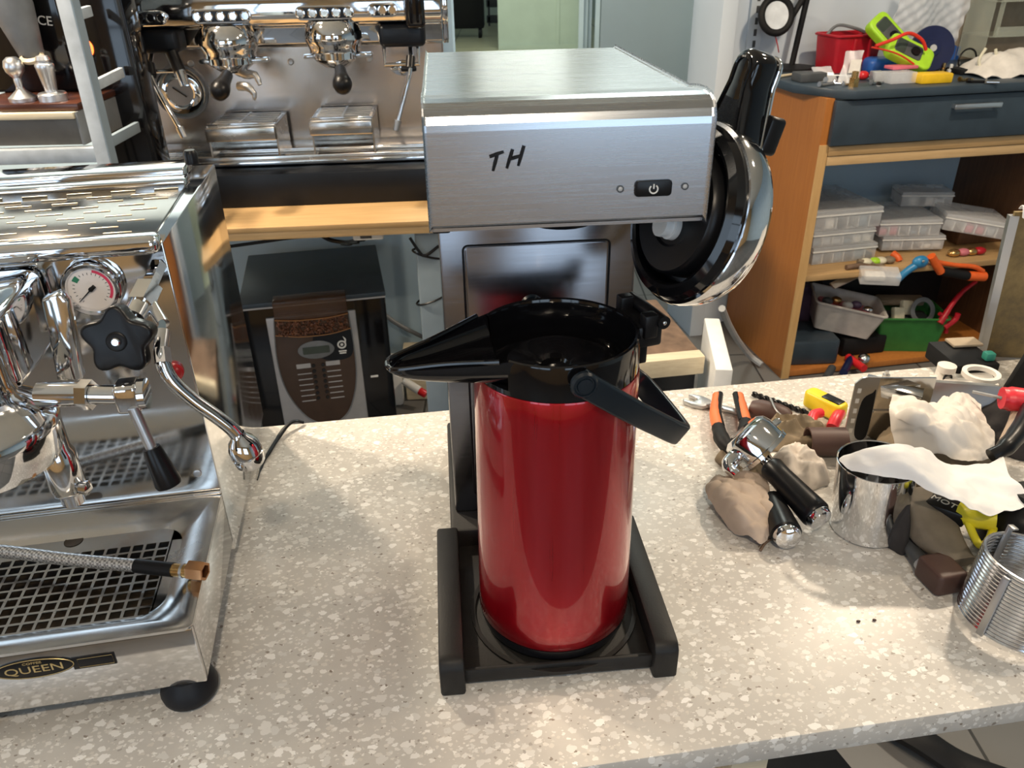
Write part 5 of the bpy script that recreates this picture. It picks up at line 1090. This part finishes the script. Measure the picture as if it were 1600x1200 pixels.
# ------------------------------------------------------------------ tools and rags on the counter, right
def solo(b, name, mat, label, cat, group=None, ang=38):
    return tag(b.done(name, mat, ang=ang), label, cat, group)
def nz(x, y, z, s): return noise.noise(Vector((x * s, y * s, z * s)))
def rag(name, mat, label, cat, c, rx, ry, h, rz, seed, fold=0.45, th=0.003):
    """crumpled cloth heap: irregular outline, folds, tucked edges"""
    b = B(TR(c[0], c[1], 0) @ RZ(rz)); n, k = 64, 18
    rings = []
    for j in range(k + 1):
        rr = j / k; loop = []
        for i in range(n):
            a = 2 * PI * i / n
            e = 1 + 0.22 * nz(math.cos(a), math.sin(a), seed, 1.6) + 0.10 * nz(math.cos(a), math.sin(a), seed + 5, 4)
            x, y = rr * e * math.cos(a), rr * e * math.sin(a)
            f = 1 - abs(nz(x + 3, y, seed, 1.9)) * 2 * fold - 0.5 * fold * abs(nz(x, y * 1.6, seed + 9, 2.6))
            z = h * max(0.0, 1 - rr ** 2.6) ** 0.6 * max(0.15, f) + 0.0022 + 0.10 * h * (rr > 0.8) * max(0, nz(x, y, seed + 2, 3))
            loop.append((x * rx, y * ry, z))
        rings.append(loop)
    loops = [[(p[0] * 0.96, p[1] * 0.96, 0.0006) for p in rings[-1]]] + list(reversed(rings[1:])) 
    b.loft(loops, cap=True)
    return solo(b, name, mat, label, cat, ang=70)
def patch(ctrl, nu, nv, wr=0.0, ws=40, seed=0, cr=0.0, cs=30):
    rows = [smooth(r, 8) for r in ctrl]; m_ = len(rows[0]); cols = [smooth([rows[i][j] for i in range(len(rows))], 8) for j in range(m_)]
    n_ = len(cols[0])
    def fn(u, v):
        a = u * (m_ - 1); i = min(int(a), m_ - 2); f = a - i; c_ = v * (n_ - 1); j = min(int(c_), n_ - 2); g = c_ - j
        p = (cols[i][j] * (1 - f) + cols[i + 1][j] * f) * (1 - g) + (cols[i][j + 1] * (1 - f) + cols[i + 1][j + 1] * f) * g
        w = 0.6 - 2.2 * abs(nz(p.x + 0.4 * p.y, p.y, seed + p.z, ws)) + 0.6 * nz(p.x, p.y, seed + 3 + p.z, ws * 2.3)
        if cr:
            dv, _q = noise.voronoi(Vector((p.x * cs + 0.5 * p.y * cs, p.y * cs, seed + p.z * cs))); w2 = dv[1] - dv[0]
            dv, _q = noise.voronoi(Vector((p.x * cs * 2.1, p.y * cs * 2.1, seed + 4))); w2 += 0.4 * (dv[1] - dv[0])
            return p + Vector((0, 0, wr * w + cr * w2))
        return p + Vector((0, 0, wr * w))
    return fn
plain('leather', (0.22, 0.17, 0.11), 0.75, var=0.35, scale=18, bump=0.3)
plain('beige_cloth', (0.42, 0.33, 0.26), 0.9, var=0.25, scale=14, bump=0.3)
plain('pale_cloth', (0.56, 0.50, 0.44), 0.9, var=0.15, scale=18, bump=0.3)
plain('paper_white', (0.82, 0.81, 0.80), 0.85, var=0.03, scale=10, bump=0.15)
plain('paper_cream', (0.70, 0.65, 0.59), 0.85, var=0.06, scale=10, bump=0.15)
plain('dark_cloth', (0.025, 0.022, 0.022), 0.9, var=0.3, bump=0.3)
plain('tool_yellow', (0.80, 0.60, 0.02), 0.4); plain('acid_yellow', (0.72, 0.66, 0.03), 0.4); plain('tool_red', (0.68, 0.03, 0.045), 0.35); plain('grip_orange', (0.72, 0.17, 0.05), 0.5)
plain('brush_wood', (0.20, 0.17, 0.13), 0.85, var=0.45, scale=12, bump=0.4); plain('brown_block', (0.07, 0.035, 0.028), 0.5)
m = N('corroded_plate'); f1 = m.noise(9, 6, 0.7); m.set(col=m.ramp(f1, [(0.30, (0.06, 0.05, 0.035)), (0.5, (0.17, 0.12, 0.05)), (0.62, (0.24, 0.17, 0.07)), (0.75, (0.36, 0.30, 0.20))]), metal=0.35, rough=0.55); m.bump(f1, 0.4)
# spanner
t = thing('spanner', 'open-ended steel spanner at the left of the tool heap', 'spanner', (0, 0, 0))
a = at(1098, 630, 0.004); b_ = at(1205, 655, 0.006); d = (b_ - a).normalized(); ang = math.degrees(math.atan2(d.y, d.x))
jaw = [(0.012, -0.0065), (0.004, -0.0145), (-0.012, -0.0165), (-0.026, -0.0125), (-0.030, -0.006), (-0.014, -0.0065), (-0.009, 0.0), (-0.012, 0.0065), (-0.027, 0.010), (-0.020, 0.0155), (-0.006, 0.0165), (0.006, 0.0125), (0.014, 0.0065)]
mj = TR(a.x, a.y, 0) @ RZ(ang)
B(mj).prism(jaw, 0.0005, 0.0075, bev=0.0015).done('jaw', 'dull_steel', t)
B(mj).box(0.010, (b_ - a).length, -0.0062, 0.0062, 0.0012, 0.0066, 0.002).done('shaft', 'dull_steel', t)
# orange pliers
t = thing('pliers', 'pliers with orange and black handles lying across the spanner', 'pliers', (0, 0, 0))
for pts in (((1120, 618), (1117, 645), (1122, 668), (1130, 690), (1150, 712)), ((1155, 618), (1160, 640), (1165, 660), (1163, 682), (1155, 712))):
    P = [at(x, y, 0.020 if i < 4 else 0.018) for i, (x, y) in enumerate(pts)]
    B().tube(smooth(P[:3], 5), [0.0068, 0.0078, 0.0082, 0.0085, 0.0085], 10).done('grip', 'grip_orange', t)
    up_ = [p + Vector((0.0050 if pts[0][0] < 1130 else -0.0048, 0.002, 0.0015)) for p in P[:3]]
    B().tube(smooth(up_, 5), 0.0052, 8).done('grip_back', 'satin_black', t)
    B().tube(smooth(P[2:], 5), [0.0095, 0.0110, 0.0105, 0.008, 0.007], 10).done('handle_root', 'matt_black', t)
# dark screwdriver handle, drill bit, yellow cutter
a = at(1182, 640, 0.016); b_ = at(1232, 652, 0.018)
t = thing('screwdriver', 'thick dark brown screwdriver handle beside the orange pliers', 'screwdriver', (0, 0, 0))
fr = frame(a, b_ - a)
B(fr).lathe([(0, -0.012), (0.012, -0.008), (0.0165, 0.004), (0.0165, 0.030), (0.0135, 0.044), (0.009, 0.050), (0, 0.051)], 20).done('grip', 'brown_block', t)
B(fr).lathe([(0.003, 0.05), (0.003, 0.085), (0, 0.085)], 10).done('blade', 'dull_steel', t)
a = at(1176, 615, 0.005); b_ = at(1262, 645, 0.005); d = b_ - a
o = B()
fr = frame(a, d); L = d.length; hp = []
for s in (0, PI): o.tube([fr @ Vector((0.0022 * math.cos(s + 9 * PI * i / 40), 0.0022 * math.sin(s + 9 * PI * i / 40), L * i / 40)) for i in range(41)], 0.0026, 6)
solo(o, 'drill_bit', 'satin_black', 'long black twisted drill bit behind the screwdriver handle', 'drill bit')
solo(B().tube(smooth([at(1204, 622, 0.035), at(1212, 640, 0.034), at(1224, 652, 0.030)], 4), 0.0016, 6), 'steel_clip', 'dull_steel', 'thin steel clip resting on the screwdriver handle', 'clip')
t = thing('cable_cutter', 'yellow cutter with red handles behind the brown glove', 'cutter', (0, 0, 0))
a = at(1262, 618, 0.018); b_ = at(1318, 645, 0.018); d = b_ - a
mq = TR(*((a + b_) / 2)) @ RZ(math.degrees(math.atan2(d.y, d.x)))
B(mq).prism(rrect(d.length * 1.05, 0.026, 0.010, 5), -0.014, 0.013, bev=0.005, seg=3).done('cutter_body', 'tool_yellow', t)
B(mq).box(-0.004, 0.026, -0.008, 0.008, 0.0125, 0.0145, 0.001).done('inset', 'satin_black', t)
B().tube(smooth([at(1275, 672, 0.012), at(1268, 660, 0.018), at(1272, 648, 0.020), at(1282, 645, 0.018)], 4), 0.0075, 10).done('handle', 'tool_red', t)
B().tube(smooth([at(1300, 668, 0.012), at(1306, 655, 0.018), at(1312, 645, 0.018)], 4), 0.0085, 10).done('handle', 'tool_red', t)
# glove and rags
p = at(1226, 688, 0); rag('leather_glove', 'leather', 'crumpled brown leather glove behind the portafilter', 'glove', (p.x, p.y), 0.062, 0.036, 0.042, -8, 2.3, 0.5)
p = at(1282, 694, 0); 
t = solo(B(frame(at(1262, 690, 0.022), at(1300, 690, 0.022) - at(1262, 690, 0.022))).ring(0.020, 0.0175, 0, 0.05, 24), 'rubber_cuff', 'brown_block', 'dark open cuff at the end of the leather glove', 'cuff')
p = at(1246, 748, 0); rag('pale_rag', 'pale_cloth', 'pale bunched rag between portafilter handle and polished pot', 'rag', (p.x + 0.004, p.y + 0.012), 0.036, 0.040, 0.040, 20, 8.1, 0.30)
CR = [[at(1118, 752, 0.014), at(1140, 745, 0.024), at(1165, 742, 0.026), at(1195, 752, 0.022)], [at(1104, 768, 0.012), at(1138, 768, 0.034), at(1170, 765, 0.030), at(1202, 775, 0.022)], [at(1120, 800, 0.008), at(1150, 800, 0.032), at(1178, 792, 0.034), at(1207, 800, 0.024)], [at(1150, 832, 0.0035), at(1172, 840, 0.010), at(1190, 852, 0.004), at(1205, 828, 0.012)]]
solo(B().sheet(patch(CR, 44, 40, 0.0050, 26, 4, 0.006, 40), 56, 50, 0.0025), 'beige_rag', 'beige_cloth', 'beige dirty rag lying at the front left of the heap', 'rag', ang=60)
p = at(1160, 725, 0); rag('dark_rag', 'leather', 'dark brown rag under the chrome portafilter', 'rag', (p.x, p.y), 0.034, 0.045, 0.026, 0, 6.2, 0.5)
p = at(1400, 840, 0); rag('black_rag', 'dark_cloth', 'black rag pressed against the polished pot', 'rag', (p.x + 0.000, p.y + 0.022), 0.020, 0.052, 0.075, -8, 3.3, 0.3)
# portafilters
def portafilter(a, b_, head, label, R0=0.033, tilt=(0, 0, 1), with_head=True):
    t = thing('portafilter', label, 'portafilter', (0, 0, 0))
    d = b_ - a; L = d.length; fr = frame(a, d)
    B(fr).lathe([(0, 0), (0.013, 0), (0.0155, 0.004), (0.0148, 0.02), (0.0165, L * 0.6), (0.0182, L * 0.9), (0.0182, L * 0.97), (0.0165, L)], 28).done('handle', 'satin_black', t)
    B(fr).lathe([(0.0160, L), (0.0164, L + 0.002), (0.0140, L + 0.0075), (0.007, L + 0.0105), (0, L + 0.011)], 28).done('end_cap', 'chrome', t)
    if with_head:
        fh = frame(head, tilt)
        B(fh).lathe([(0.0, -0.024), (0.026, -0.024), (0.033, -0.019), (0.0355, -0.010), (0.0360, 0.010), (0.0385, 0.011), (0.0385, 0.016), (0.0350, 0.0165), (0.0335, 0.012), (0.0325, -0.010), (0, -0.013)], 48).done('basket_ring', 'chrome', t)
        dd = (a - head); B().tube([head + dd * 0.55, a + d * 0.05], 0.0085, 14).done('neck', 'chrome', t)
        for sx in (-0.0375, 0.0375): B(fh).box(sx - 0.0075, sx + 0.0075, -0.007, 0.007, -0.004, 0.004, 0.002).done('lug', 'chrome', t)
        s0 = head + Vector((-0.030, -0.018, -0.008))
        B().tube(smooth([head + Vector((-0.01, -0.005, -0.022)), s0, s0 + Vector((-0.012, -0.014, -0.004)), s0 + Vector((-0.004, -0.026, -0.010))], 5), [0.010, 0.010, 0.009, 0.008, 0.007], 10).done('spout', 'chrome', t)
    return t
portafilter(at(1203, 728, 0.046), at(1277, 806, 0.030), at(1180, 693, 0.050), 'chrome portafilter with black handle resting on top of the rags', tilt=(0.62, -0.42, -0.52))
portafilter(at(1206, 780, 0.019), at(1229, 836, 0.0187), None, 'black portafilter handle with chrome cap lying on the counter below the other', with_head=False)
solo(B().tube(smooth([at(1188, 860, 0.002), at(1196, 848, 0.003), at(1206, 842, 0.003)], 4), 0.0018, 6), 'rag_thread', 'rust_brown', 'short brown thread in front of the beige rag', 'thread')
# polished pot
pc = Vector((0.426, 0.757, 0))
solo(B(TR(*pc) @ RY(-3)).lathe([(0, 0.0025), (0.0400, 0.0025), (0.0418, 0.004), (0.0425, 0.05), (0.0440, 0.097), (0.0447, 0.0975), (0.0440, 0.098), (0.0428, 0.097), (0.0413, 0.05), (0.0405, 0.006), (0, 0.0055)], 64), 'polished_pot', 'chrome', 'polished steel open pot standing in the tool heap', 'pot')
# perforated bracket and steel profiles
t = thing('steel_bracket', 'perforated steel angle bracket standing behind the polished pot', 'bracket', (0, 0, 0))
a = at(1316, 690, 0.0); c = at(1352, 690, 0.0)
w = (c - a).length; H = 0.105
mq = TR(*a) @ RZ(math.degrees(math.atan2(c.y - a.y, c.x - a.x)))
B(mq).prism([(0, 0), (w, 0), (w, H - 0.001), (w * 0.5, H), (0.008, H - 0.002), (0, H - 0.010)], -0.0012, 0.0012, RX(90)).done('plate', 'dull_steel', t)
for i in range(5): B(mq).box(0.005, 0.010, -0.0016, -0.0010, 0.016 + i * 0.016, 0.023 + i * 0.016).done('slot', 'offwhite', t)
B(mq).prism([(p.x, p.y) for p in smooth([(0.014, 0.012, 0), (w - 0.002, 0.010, 0), (w - 0.002, 0.080, 0), (0.026, 0.080, 0), (0.014, 0.066, 0)], 5, True)], 0.0012, 0.0017, RX(90)).done('opening', 'matt_black', t)
B(mq).box(w, w + 0.075, -0.001, 0.002, 0.0, H - 0.002).done('flange', 'mirror_steel', t)
B(mq).box(w, w + 0.075, -0.004, -0.001, 0.050, 0.053).done('fold', 'chrome', t)
a = at(1352, 598, 0.085); b_ = at(1440, 622, 0.080)
solo(B(frame(a, b_ - a)).box(-0.011, 0.011, -0.009, 0.009, 0, (b_ - a).length, 0.001), 'steel_bar', 'mirror_steel', 'square steel bar lying across the top of the bracket', 'bar')
a = at(1440, 620, 0.060); b_ = at(1560, 628, 0.05)
t = thing('steel_channel', 'grey steel channel lying behind the crumpled paper', 'channel', (0, 0, 0))
fr = frame(a, b_ - a, (0, 0.3, 1))
B(fr).box(-0.022, 0.022, -0.0012, 0.0012, 0, (b_ - a).length).done('web', 'dull_steel', t); B(fr).box(0.0195, 0.022, -0.02, 0.0, 0, (b_ - a).length).done('flange', 'dull_steel', t); B(fr).box(-0.022, -0.0195, -0.02, 0.0, 0, (b_ - a).length).done('flange', 'dull_steel', t)
# paper
C1 = [[at(1318, 716, 0.106), at(1352, 706, 0.122), at(1400, 694, 0.132), at(1450, 708, 0.105), at(1490, 728, 0.085), at(1540, 728, 0.080), at(1566, 716, 0.085)],
      [at(1311, 721, 0.104), at(1350, 716, 0.118), at(1404, 702, 0.132), at(1458, 730, 0.106), at(1500, 752, 0.086), at(1545, 748, 0.080), at(1582, 750, 0.082)],
      [at(1318, 730, 0.103), at(1356, 734, 0.110), at(1408, 725, 0.124), at(1468, 758, 0.104), at(1515, 782, 0.084), at(1556, 778, 0.078), at(1600, 772, 0.076)],
      [at(1330, 738, 0.102), at(1368, 748, 0.104), at(1414, 750, 0.106), at(1474, 776, 0.096), at(1528, 800, 0.080), at(1556, 806, 0.074), at(1604, 792, 0.070)]]
solo(B().sheet(patch(C1, 60, 36, 0.0030, 26, 1, 0.004, 26), 80, 44, 0.0008), 'paper_towel', 'paper_white', 'white paper towel draped over the pot and tool heap', 'paper towel', ang=60)
C2 = [[at(1392, 626, 0.095), at(1425, 622, 0.105), at(1455, 630, 0.105), at(1500, 618, 0.085), at(1530, 640, 0.070)],
      [at(1388, 650, 0.095), at(1425, 650, 0.118), at(1465, 655, 0.108), at(1510, 652, 0.095), at(1540, 665, 0.070)],
      [at(1395, 685, 0.070), at(1430, 680, 0.090), at(1470, 685, 0.095), at(1515, 680, 0.085), at(1552, 690, 0.065)],
      [at(1400, 705, 0.055), at(1440, 708, 0.065), at(1475, 715, 0.070), at(1510, 722, 0.068), at(1548, 722, 0.060)]]
solo(B().sheet(patch(C2, 50, 40, 0.0050, 20, 7, 0.011, 30), 70, 56, 0.0008), 'crumpled_paper', 'paper_cream', 'crumpled cream paper behind the white paper towel', 'paper', ang=60)
p = at(1470, 740, 0); rag('brown_rag', 'leather', 'brown rag hidden under the white paper towel', 'rag', (p.x, p.y + 0.02), 0.085, 0.07, 0.062, 10, 12.5, 0.4)
# wooden brush, black tool, yellow clamp, brown block
a = at(1432, 788, 0.040); b_ = at(1513, 898, 0.014); d = b_ - a
fr = frame(a, d, (0.75, 0.45, 0))
L = d.length
br = B(fr); lp = []
for i in range(13):
    u = i / 12; w_ = 0.025 + 0.007 * math.sin(PI * u) - 0.008 * u; h_ = 0.013 + 0.004 * math.sin(5 * u)
    lp.append([(x + 0.003 * math.sin(7 * u), y, L * u - 0.015) for x, y in rrect(w_ * 2, h_ * 2, 0.008, 3)])
br.loft(lp); solo(br, 'wooden_brush', 'brush_wood', 'old grey wooden brush body leaning beside the steel coil', 'brush', ang=60)
t = thing('short_screwdriver', 'dark green screwdriver with a pale end lying by the wooden brush', 'screwdriver', (0, 0, 0))
a = at(1412, 842, 0.010); b_ = at(1440, 880, 0.0095); fr = frame(a, b_ - a); L = (b_ - a).length
B(fr).lathe([(0, -0.02), (0.006, -0.018), (0.0075, 0), (0.0090, L)], 16).done('grip', 'dark_grey', t)
B(fr).lathe([(0.0090, L), (0.0094, L + 0.006), (0.0085, L + 0.016), (0.0060, L + 0.018), (0, L + 0.018)], 16).done('end', 'grey_plastic', t)
B(fr).lathe([(0.0045, L + 0.0178), (0.0045, L + 0.0205), (0.0025, L + 0.0205), (0.0025, L + 0.0178)], 14).done('end_ring', 'offwhite', t)
a = at(1402, 822, 0.004); b_ = at(1422, 868, 0.004)
o = B(frame(a, b_ - a)); L = (b_ - a).length; o.tube([(0, 0, 0), (0, 0, L)], 0.0030, 8)
for i in range(10): o.torus(0.0030, 0.0010, 12, 5, TR(0, 0, L * (i + 0.5) / 10))
solo(o, 'threaded_rod', 'satin_black', 'thin black threaded rod along the dark screwdriver', 'rod')
p = at(1474, 934, 0)
solo(B(TR(p.x + 0.004, p.y + 0.022, 0) @ RZ(12)).prism(rrect(0.036, 0.040, 0.006), 0.0005, 0.028, bev=0.004, seg=3), 'brown_block', 'brown_block', 'small dark brown block in front of the wooden brush', 'block')
t = thing('spring_clamp', 'acid yellow clamp with a black body under the paper towel', 'clamp', (0, 0, 0))
a = at(1492, 802, 0.045); b_ = at(1565, 818, 0.050)
B().tube(smooth([at(1500, 800, 0.048), at(1530, 808, 0.052), at(1556, 812, 0.054)], 5), [0.013, 0.014, 0.013, 0.012], 12).done('arm', 'acid_yellow', t)
B().tube(smooth([at(1512, 815, 0.046), at(1522, 838, 0.040), at(1532, 852, 0.036), at(1545, 845, 0.038), at(1552, 825, 0.044)], 5), 0.0045, 10).done('grip_loop', 'acid_yellow', t)
q = at(1480, 790, 0.048); mb = TR(*q) @ RZ(-38)
blk = B(mb).box(-0.030, 0.022, -0.018, 0.014, -0.012, 0.006, 0.003).done('clamp_body', 'satin_black', t)
text('lettering', 'MOT', 0.013, 'offwhite', blk, mb @ TR(-0.004, -0.004, 0.0062) @ RZ(-12))
p = at(1404, 862, 0); solo(B(TR(p.x, p.y + 0.006, 0)).ell((0, 0, 0.004), 0.012, 0.006, 0.0038, 8), 'rubber_scrap', 'rubber', 'small black rubber scrap at the foot of the polished pot', 'scrap')
solo(B(TR(p.x - 0.012, p.y + 0.012, 0)).ell((0, 0, 0.004), 0.007, 0.008, 0.0038, 8), 'rubber_scrap', 'rubber', 'round black rubber crumb nearest the polished pot wall', 'scrap')
# steel coil with flat spacer bars
cc = Vector((0.5125, 0.598, 0)); ax_ = Vector((0.13, 0.05, 1)).normalized()
t = thing('heating_coil', 'wound stainless steel coil with flat spacer bars at the right edge', 'coil', (0, 0, 0))
fr = frame(cc + Vector((0, 0, 0.0045)), ax_)
turns, pitch, rc, rw = 18, 0.0043, 0.0500, 0.0021
pts = [fr @ Vector((rc * math.cos(2 * PI * i / 40), rc * math.sin(2 * PI * i / 40), pitch * i / 40)) for i in range(turns * 40 + 1)]
B().tube(pts, rw, 8).done('winding', 'coil_steel', t)
def sbar(a0, r_, z0_, z1_, w_=0.007):
    mq = fr @ RZ(a0) @ TR(r_, 0, 0)
    B(mq).box(-0.0014, 0.0014, -w_ / 2, w_ / 2, z0_, z1_, 0.0006).box(-0.007, 0.0014, -w_ / 2, w_ / 2, z1_, z1_ + 0.0022, 0.0006).done('spacer_bar', 'dull_steel', t)
sbar(207, rc + 0.0040, 0.0, 0.071); sbar(100, rc - 0.0042, 0.002, 0.086); sbar(320, rc - 0.0042, 0.002, 0.080)
B(fr).torus(0.010, 0.0022, 20, 8, TR(rc + 0.002, 0.002, turns * pitch + 0.006) @ RX(70)).done('end_eye', 'copper_nut', t)
# black bottle
p = at(1592, 905, 0)
t = thing('black_bottle', 'black plastic bottle standing behind the steel coil', 'bottle', (p.x + 0.025, p.y + 0.055, 0))
B().lathe([(0, 0.0005), (0.044, 0.0005), (0.047, 0.004), (0.047, 0.038), (0.043, 0.056), (0.032, 0.067), (0.020, 0.071)], 36).done('bottle_body', 'satin_black', t); B().lathe([(0.021, 0.069), (0.022, 0.071), (0.021, 0.078), (0, 0.079)], 20).done('bottle_cap', 'matt_black', t)
# red and black handled tool reaching in from the right
t = thing('grip_pliers', 'pliers with a red and a black handle at the right edge', 'pliers', (0, 0, 0))
B().tube(smooth([at(1565, 622, 0.10), at(1585, 624, 0.10), at(1640, 632, 0.10)], 4), [0.0145, 0.016, 0.016, 0.015], 14).done('red_grip', 'tool_red', t)
B().tube(smooth([at(1548, 712, 0.085), at(1570, 700, 0.092), at(1592, 675, 0.097), at(1612, 640, 0.100), at(1640, 600, 0.100)], 5), [0.0085, 0.0105, 0.0115, 0.012, 0.012], 12).done('black_grip', 'satin_black', t)
B().tube(smooth([at(1572, 690, 0.072), at(1585, 662, 0.080), at(1592, 640, 0.085)], 4), 0.008, 8).done('pink_shank', 'beige_cloth', t)
B().tube([at(1520, 612, 0.095), at(1566, 622, 0.10)], 0.0022, 8).done('blade', 'dull_steel', t)
p = at(1580, 700, 0); rag('dark_heap_rag', 'dark_cloth', 'dark cloth heap under the red-handled pliers', 'rag', (p.x + 0.03, p.y + 0.03), 0.08, 0.07, 0.062, 0, 15.2, 0.4)
# ------------------------------------------------------------------ things at the back right corner of the counter
pl = at(1532, 548, 0.0); 
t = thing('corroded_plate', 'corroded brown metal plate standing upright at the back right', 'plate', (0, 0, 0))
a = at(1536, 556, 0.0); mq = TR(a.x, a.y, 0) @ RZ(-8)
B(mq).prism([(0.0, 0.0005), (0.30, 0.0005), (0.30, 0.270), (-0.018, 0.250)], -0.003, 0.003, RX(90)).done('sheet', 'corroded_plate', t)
B(mq).prism([(-0.010, 0.0005), (0.002, 0.0005), (-0.010, 0.244), (-0.024, 0.244)], -0.007, 0.004, RX(90)).done('side_channel', 'dull_steel', t)
q = mq @ Vector((0.008, -0.004, 0.246))
rr = B(TR(*q)).sheet(lambda u, v: ((u - 0.25) * 0.09, -0.012 + 0.016 * v, 0.010 + 0.012 * math.sin(PI * v) - 0.016 * (1 - v) * (0.6 + 0.4 * math.sin(8 * u))), 14, 8, 0.001)
solo(rr, 'paper_scrap', 'paper_white', 'white paper scrap lying over the corroded plate top', 'paper')
def bkbox(px0, px1, pyb, h, d, mat, name, label, cat, z=0.0, rz=4, bev=0.003):
    a = at(px0, pyb, z); c = at(px1, pyb, z); w = (c - a).length
    return solo(B(TR(a.x, a.y, z) @ RZ(rz)).box(0, w, 0, d, 0.0005, h, bev), name, mat, label, cat)
bkbox(1490, 1560, 598, 0.030, 0.09, 'matt_black', 'black_drill_case', 'black case standing behind the white tape ring', 'case')
bkbox(1490, 1540, 545, 0.006, 0.03, 'cardboard', 'card_strip', 'flat cardboard strip by the corroded plate', 'card', 0.0305)
a = at(1532, 588, 0.0308)
solo(B(TR(*a)).ring(0.027, 0.020, 0, 0.007, 36), 'tape_ring', 'offwhite', 'off-white tape ring lying on the black case', 'tape')
a = at(1556, 600, 0.0)
solo(B(TR(a.x, a.y - 0.02, 0) @ RZ(-28)).prism([(0, 0.0005), (0.085, 0.0005), (0.085, 0.055), (0.018, 0.085)], -0.012, 0.012, RX(90), bev=0.002), 'black_wedge', 'matt_black', 'black slanted panel standing at the right edge', 'panel')
bkbox(1540, 1556, 566, 0.014, 0.015, 'teal', 'teal_box', 'small teal box beside the black slanted panel', 'box', 0.0305)
a = at(1472, 600, 0.0)
t = thing('enamel_figure', 'small white and black metal fitting at the counter back edge', 'fitting', (a.x, a.y, 0))
B().lathe([(0, 0.0005), (0.018, 0.0005), (0.018, 0.008), (0.008, 0.010), (0.008, 0.022), (0.014, 0.024), (0.014, 0.034), (0, 0.035)], 18).done('fitting_body', 'offwhite', t); B(TR(0, -0.010, 0.016) @ RX(90)).torus(0.006, 0.0018, 14, 6).done('fitting_ring', 'satin_black', t)
a = at(1476, 620, 0.0); solo(B(TR(a.x, a.y, 0)).ell((0, 0, 0.006), 0.014, 0.008, 0.0055, 8), 'red_plug', 'bin_red', 'small dark red plug near the counter back edge', 'plug')
a = at(1384, 590, 0.0); solo(B(TR(a.x, a.y, 0)).lathe([(0, 0.0005), (0.006, 0.0005), (0.006, 0.006), (0.003, 0.006), (0.003, 0.012), (0, 0.012)], 12), 'small_nut', 'dull_steel', 'single small nut near the back edge of the counter', 'nut')
a = at(1505, 612, 0.0)
solo(B(TR(a.x, a.y, 0) @ RZ(-10)).box(-0.03, 0.05, 0, 0.05, 0.0005, 0.016, 0.003), 'white_block', 'offwhite', 'off-white block behind the steel channel', 'block')

for px, py, lb in ((1341, 972, 'tiny brown crumb on the counter before the polished pot'), (1366, 970, 'second tiny dark crumb on the counter, nearer the steel coil')):
    a = at(px, py, 0); solo(B(TR(a.x, a.y, 0)).ell((0, 0, 0.0012), 0.0022, 0.0016, 0.0011, 6), 'crumb', 'brown_block', lb, 'crumb')
